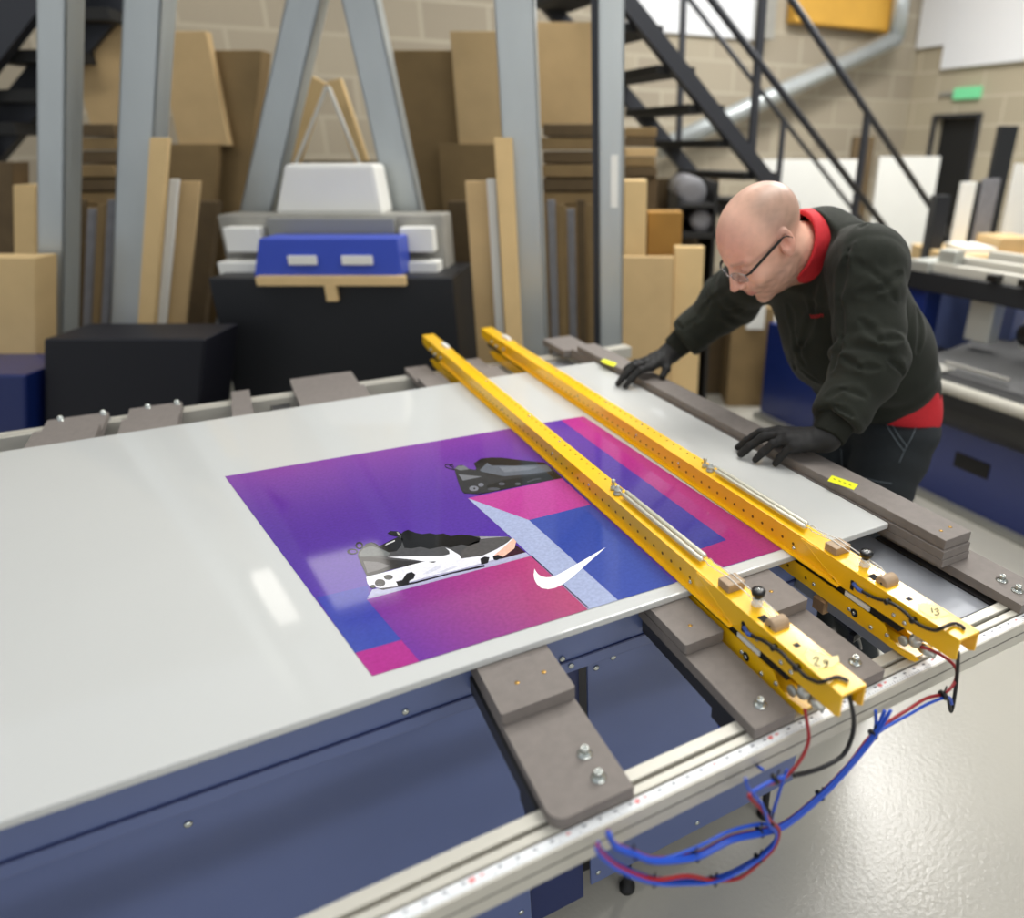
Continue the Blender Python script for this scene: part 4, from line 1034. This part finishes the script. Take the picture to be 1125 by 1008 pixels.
# cartons on the right of the post
S('cardboard_box','tall tan carton right of the labelled steel post','box','card_light',686,711,198,3.3,.16)
S('cardboard_sheet','wide tan cardboard sheet standing right of the labelled steel post','cardboard','card',684,741,283,3.15,.03,lean=.03)
S('cardboard_sheet','tan cardboard sheet folded, behind the far gloved hand','cardboard','card_light',742,775,272,3.2,.05,lean=.03)
S('cardboard_box','ochre carton behind the wide tan sheet','box','card_ochre',712,750,233,3.4,.14)
t=thing('cardboard_box',tuple(HB(QA(820,400,4.25)[0],4.25,0)),'brown carton on the floor beneath the far arm','box')
slab(805,852,338,4.25,.4,bev=.006).build('carton_body','card_brown',t)
slab(822,842,332,4.23,.02,pbot=362,bev=.002).build('paper_label','sheet_white',t)
S('cardboard_box','dark narrow carton beside the brown carton under the far arm','box','card_dark',779,803,330,4.5,.3)
for k,(x,y,r) in enumerate(((760,211,.075),(771,243,.055))):
    p=QB(x,y,3.7); t=MB().lathe(p,tuple(Hd),[(0,r*.4),(.001,r),(.6,r),(.601,r*.4)],24).build('paper_roll','sheet_grey')
    tag(t,['upper grey roll end under the staircase','lower grey roll end under the staircase'][k],'roll')
t=thing('roll_rack',tuple(HB(QA(765,240,3.68)[0],3.68,0)),'dark rack holding grey rolls under the staircase','rack')
slab(722,790,196,4.32,.05,bev=.004).build('back_board','card_dark',t)
slab(745,788,224,3.66,.6,pbot=229,bev=.004).build('shelf','tread_dark',t)
slab(745,788,255,3.66,.6,pbot=262,bev=.004).build('shelf','tread_dark',t)
slab(786,790,200,3.66,.6,bev=.002).build('upright','tread_dark',t)
slab(744,748,215,3.66,.6,bev=.002).build('upright','tread_dark',t)
for k in range(5):
    tag(slab(687,722-2*(k%2),140+11*k,3.62,.3,pbot=150+11*k,bev=.005).build('flat_carton',['card_brown','card_dark','card','card_brown','card_dark'][k]),['topmost','second','middle','fourth','lowest'][k]+' flat carton in the pile right of the labelled post','carton','flat cartons right of the labelled post')
S('plywood_crate','brown crate under the pile right of the labelled post','crate','card_dark',687,722,195,3.64,.3)
# ---------------------------------------------------------------- staircase
Y1, Y2 = 3.42, 4.15
st=thing('staircase',(2.6,3.8,0),'dark steel staircase with open treads rising to the left behind the worker','staircase')
def stl(name,p0,p1,Y,w,h,m='stair_metal',ext0=0,ext1=0):
    a=QY(*p0,Y); b=QY(*p1,Y); d=(b-a)/np.linalg.norm(b-a); a=a-d*ext0; b=b+d*ext1
    return MB().beam(a,b,w,h,bev=.002).build(name,m,st)
s0=QY(686,0,Y1); s1=QY(852,210,Y1); sl=(s1[2]-s0[2])/(s1[0]-s0[0])
stl('stringer',(686,0),(852,210),Y1,.05,.085,ext0=.9,ext1=1.35)
q0=QY(606,10,Y2); q1=QY(772,205,Y2)
stl('stringer',(606,10),(772,205),Y2,.05,.085,ext0=.9,ext1=1.6)
def zline(a,b,x): return a[2]+(b[2]-a[2])*(x-a[0])/(b[0]-a[0])
ztr=[2.10+.19-.175*k for k in range(12)]
for k,z in enumerate(ztr):
    xn=s0[0]+(z-s0[2])/sl; xf=q0[0]+(z-q0[2])/((q1[2]-q0[2])/(q1[0]-q0[0]))
    xm=xn; m=MB()
    m.hexa([(xn-.11,Y1+.02,z-.035),(xn+.13,Y1+.02,z-.035),(xf+.13+.0,Y2-.02,z-.035),(xf-.11,Y2-.02,z-.035)],[(xn-.11,Y1+.02,z+.005),(xn+.13,Y1+.02,z+.005),(xf+.13,Y2-.02,z+.005),(xf-.11,Y2-.02,z+.005)],0,.003)
    m.build('tread','tread_dark',st)
def rail2(p0,p1,Y,r,e0=.8,e1=.05):
    a=QY(*p0,Y); b=QY(*p1,Y); d=(b-a)/np.linalg.norm(b-a); MB().tube([a-d*e0,b+d*e1],r,10).build('handrail','stair_metal',st); return a,b
A=rail2((870,0),(1030,238),Y1,.021,e1=.25); B=rail2((782,0),(945,214),Y1,.021,e1=.5); Cc=rail2((758,0),(934,226),Y2,.016,e1=.4)
for (x,y0,y1,Y) in ((838,0,168,Y1),(953,128,300,Y1),(861,133,205,Y2),(751,0,70,Y2)):
    p=QY(x,y0,Y); zt=zline(*(A if Y==Y1 else Cc),p[0]); zs=zline(s0,s1,p[0]) if Y==Y1 else zline(q0,q1,p[0])
    w=.045 if Y==Y1 else .035
    MB().box((p[0]-w/2,Y-.012,zs),(p[0]+w/2,Y+.012,zt)).build('baluster','stair_metal',st)
# pipe running up behind the stair, insulation sheet, wall odds
pa=QY(790,133,YW-.25); pb=QY(985,42,YW-.25); pc=QY(995,-40,YW-.25)
t=MB().tube([pa-(pb-pa)*.3,pb],.075,16).tube([pb,pc],.075,16).build('duct_pipe','galv'); tag(t,'pale grey pipe slanting up the block wall behind the staircase','pipe')
p0=QY(868,48,YW-.1); p1=QY(985,30,YW-.1)
tag(MB().box((p0[0],YW-.14,p1[2]-.05),(p1[0],YW-.02,4.0),0,.02).build('insulation_sheet','insul'),'orange yellow insulation sheet high on the back block wall','sheet')
p0=QY(690,25,YW-.05); p1=QY(830,15,YW-.05)
struct(MB().box((p0[0],YW-.04,p0[2]-.04),(p1[0]+.02,YW-.002,4.1)).build('trim_3','clad_white'))
tag(MB().box((p1[0]-.0,YW-.16,p1[2]-.2),(p1[0]+.14,YW-.03,3.9),0,.01).build('conduit_box','machine_grey'),'dark grey upright duct high on the back block wall','duct')
# white boards and black frames near the door
S('display_board','tall white board standing left of the dark doorway','board','sheet_white',967,1034,172,6.5,.04)
S('display_board','low white panels seen through the stair railing','board','sheet_white',838,948,175,6.1,.04)
S('pillar_casing','beige casing strip behind the tall white board','casing','card_dark',938,962,150,6.6,.05)
for k,(x0,x1,y,m_,lab) in enumerate(((1058,1074,200,'sheet_white','white upright panel right of the doorway'),(1082,1100,196,'sheet_grey','grey upright panel second right of the doorway'),(1118,1150,180,'sheet_white','white upright panel at the right edge'))):
    S('upright_panel',lab,'panel',m_,x0,x1,y,4.9,.04)
for k,(x0,x1,y,lab) in enumerate(((1074,1084,200,'black upright frame between the pale panels'),(1100,1120,138,'tall black upright frame near the right edge'))):
    S('black_stand',lab,'frame','door_dark',x0,x1,y,4.95,.05)
S('black_upright','tall black machine column in front of the doorway','column','machine_black',1030,1046,215,4.6,.1)
t=thing('work_table',tuple(HB(QA(1100,295,4.3)[0],4.3,0)),'work table with pale wooden edge behind the right press','table')
slab(1045,1160,281,4.3,.6,pbot=298,bev=.004).build('tabletop','card_light',t)
for x in (1062,1098): slab(x,x+6,298,4.35,.06,bev=.002).build('leg','sheet_grey',t)
tag(slab(1100,1140,262,4.4,.3,pbot=281,bev=.004).build('box','card'),'small brown box lying on the work table at the right edge','box')
tag(slab(1062,1096,272,4.38,.3,pbot=281,bev=.004).build('paper_stack','sheet_white'),'white paper stack on the work table','paper')
# ---------------------------------------------------------------- navy press on the right
t=thing('press_body',(3.0,2.0,0),'navy blue press with grey bed and silver tube behind the worker','printing press')
XP=2.76
MB().box((XP,-.5,.02),(XP+.06,3.13,.60),0,.004).build('front_panel','navy',t)
MB().box((XP+.06,-.5,.0),(XP+.6,3.10,.56)).build('cabinet','machine_black',t)
MB().box((XP-.03,-.5,0),(XP,3.16,.025)).box((XP-.02,-.5,.025),(XP,3.14,.035)).build('plinth','steel_light',t)
v=QX(1067,511,XP-.003); MB().box((XP-.004,v[1]-.085,v[2]-.035),(XP,v[1]+.085,v[2]+.035)).build('vent','black_gap',t)
# roller under the bed and silver tube
MB().tube([(XP+.02,-.5,.50),(XP+.02,2.12,.50)],.115,24).build('roller','roller_black',t)
MB().tube([(XP-.06,-.5,.575),(XP-.06,2.05,.575)],.029,20).tube([(XP-.06,2.05,.575),(XP-.06,2.08,.575)],.036,16).build('guide_tube','alu',t)
MB().hexa([(XP-.01,-.5,.60),(XP+.75,-.5,.60),(XP+.75,2.12,.60),(XP-.01,2.12,.60)],[(XP-.03,-.5,.605),(XP+.75,-.5,.70),(XP+.75,2.12,.70),(XP-.03,2.12,.605)],0,.004).build('bed','cloth_grey',t)
p0=QZ(1035,395,.662); p1=QZ(1108,414,.662)
MB().box((p1[0]+.002,p1[1],.640),(p1[0]+.018,p0[1],.6435+.008)).build('pale_strip','machine_grey',t)
MB().hexa([(XP,1.93,.62),(XP+.10,1.93,.62),(XP+.10,2.10,.62),(XP,2.10,.62)],[(XP,1.98,.618),(XP+.08,1.98,.628),(XP+.08,2.10,.628),(XP,2.10,.618)]).build('end_block','machine_grey',t)
XB=3.02
MB().box((XB,-.5,.90),(XB+.16,2.45,.99),0,.004).build('cross_beam','machine_black',t)
for k,(dx,z,r) in enumerate(((.03,1.00,.022),(.12,1.03,.02),(.22,1.06,.024))):
    MB().box((XB+dx,-.5,z-.01),(XB+dx+.05,2.35-.1*k,z+.035),0,.004).build('slide_rail','alu',t)
MB().box((XB+.0,2.30,.98),(XB+.34,2.42,1.04),0,.01).box((XB+.05,2.2,1.03),(XB+.12,2.30,1.10),0,.01).build('end_carriage','zinc_matte',t)
for (y,z) in ((1.93,1.0),(1.78,1.0)):
    MB().box((XB-.02,y,z),(XB+.04,y+.05,z+.03),0,.004).build('black_knob','black_plastic',t)
MB().box((XB+.40,-.5,.62),(XB+.46,1.85,.88)).build('rear_panel','light_blue',t)
MB().box((XB+.30,2.0,.55),(XB+.40,2.45,.90),0,.006).build('rear_box','press_blue',t)
MB().box((XB+.05,1.95,.70),(XB+.13,2.08,.90),0,.01).build('carriage_bracket','zinc_matte',t)
MB().box((XB+.05,1.70,.72),(XB+.15,1.80,.90),0,.01).build('carriage_bracket','zinc_matte',t)
MB().lathe((XB+.04,1.74,.80),(-1,0,0),[(0,.05),(.05,.05),(.06,.02)],16).build('motor','black_plastic',t)
MB().box((XB+.02,2.30,.02),(XB+.14,2.44,.92),0,.004).build('end_leg','navy',t)
# second stair, far left
st2=thing('staircase',tuple(HB(-3.0,4.0,0)),'dark steel stair seen at the top left corner','staircase')
def bb2(name,p0,p1,b,w,h,m='stair_metal',e=0):
    a=QB(*p0,b); c=QB(*p1,b); d=(c-a)/np.linalg.norm(c-a); return MB().beam(a-d*e,c+d*e,w,h,up=(0,0,1),bev=.002).build(name,m,st2)
bb2('stringer',(128,-6),(-20,172),4.0,.06,.16,e=.35); bb2('stringer',(34,-4),(-30,80),3.8,.06,.14,e=.3)
for (y,x0,x1) in ((14,20,118),(60,-20,80),(104,-30,40),(140,-40,14)):
    slab(x0,x1,y-6,3.85,.3,pbot=y+8,bev=.003).build('tread','tread_dark',st2)
MB().hexa([HB(-3.35,3.9,0),HB(-3.25,3.9,0),HB(-3.25,4.0,0),HB(-3.35,4.0,0)],[HB(-3.35,3.9,1.7),HB(-3.25,3.9,1.7),HB(-3.25,4.0,1.7),HB(-3.35,4.0,1.7)]).build('support_post','stair_metal',st2)
# ---------------------------------------------------------------- lights
def lamp(label,x,y,z,sx,sy,power,dm='lamp_white'):
    t=thing('hall_or_fill_light',(x,y,z),label,'light')  # shared build: hall lights and unseen lights added for brightness
    MB().box((x-sx/2-.03,y-sy/2-.03,z+.003),(x+sx/2+.03,y+sy/2+.03,z+.07),0,.006).build('housing','sheet_white',t)
    MB().box((x-sx/2,y-sy/2,z-.002),(x+sx/2,y+sy/2,z+.004)).build('diffuser',dm,t)
    for s in (-1,1): MB().tube([(x+s*sx*.3,y,z+.07),(x+s*sx*.3,y,4.6)],.006,6).build('hanger','stair_metal',t)
    L=bpy.data.lights.new('lamp','AREA'); L.shape='RECTANGLE'; L.size=sx; L.size_y=sy; L.energy=power; L.color=(1,.985,.96)
    o=bpy.data.objects.new('lamp_light',L); C.objects.link(o); o.parent=t; o.location=(0,0,-.01)
lamp('square panel light hanging over the back of the hall',.16,4.62,3.1,.9,.75,1.0,'lamp_dim')
lamp('long panel light hanging over the right press',3.7,2.3,3.6,1.1,.5,28)
lamp('long panel light hanging above the press table',.9,.6,3.6,1.6,.6,3)
lamp('unseen panel light set back to brighten the things behind the worker',2.1,3.3,3.7,1.6,.6,26)  # placed beyond the worker for its light on the background
lamp('added unseen panel light brightening the back right near the dark doorway',4.2,3.3,3.9,1.6,.6,85)  # added to raise the light on the right of the back wall
lamp('added unseen panel light brightening the right of the board and the background',1.8,1.35,3.3,1.3,.6,19)  # added to lift the board's right side and the posts and cartons behind
lamp('long panel light hanging over the left of the table',-1.6,3.2,3.6,1.6,.6,7)
lamp('added unseen panel light behind the camera brightening the blue press panels',-.6,-3.2,2.9,1.6,.6,42)  # added front light for the upright blue panels, out of view
lamp('added unseen panel light behind the camera to the right, brightening the press front',2.2,-2.8,2.9,1.6,.6,34)  # second added front light, out of view on the right
w=bpy.data.worlds.new('hall'); bpy.context.scene.world=w; w.use_nodes=True
bg=w.node_tree.nodes['Background']; bg.inputs[0].default_value=(.86,.90,.95,1); bg.inputs[1].default_value=.46
# ---------------------------------------------------------------- camera
cd=bpy.data.cameras.new('camera'); cam=bpy.data.objects.new('camera',cd); C.objects.link(cam)
cam.location=(0,0,CAMZ)
Rm=Matrix(((Rd[0],Ud[0],-Fd[0]),(Rd[1],Ud[1],-Fd[1]),(Rd[2],Ud[2],-Fd[2])))
cam.rotation_euler=Rm.to_euler()
cd.sensor_fit='HORIZONTAL'; cd.sensor_width=36; cd.lens=36*FPX/1125
cd.shift_x=-(CX-562.5)/1125; cd.shift_y=-(504-CY)/1125
cd.dof.use_dof=True; cd.dof.focus_distance=1.23; cd.dof.aperture_fstop=1.7
cd.clip_start=.05
sc=bpy.context.scene; sc.camera=cam
sc.view_settings.view_transform='Standard'; sc.view_settings.look='None'; sc.view_settings.gamma=1; sc.view_settings.exposure=0.26
sc.view_settings.use_curve_mapping=False
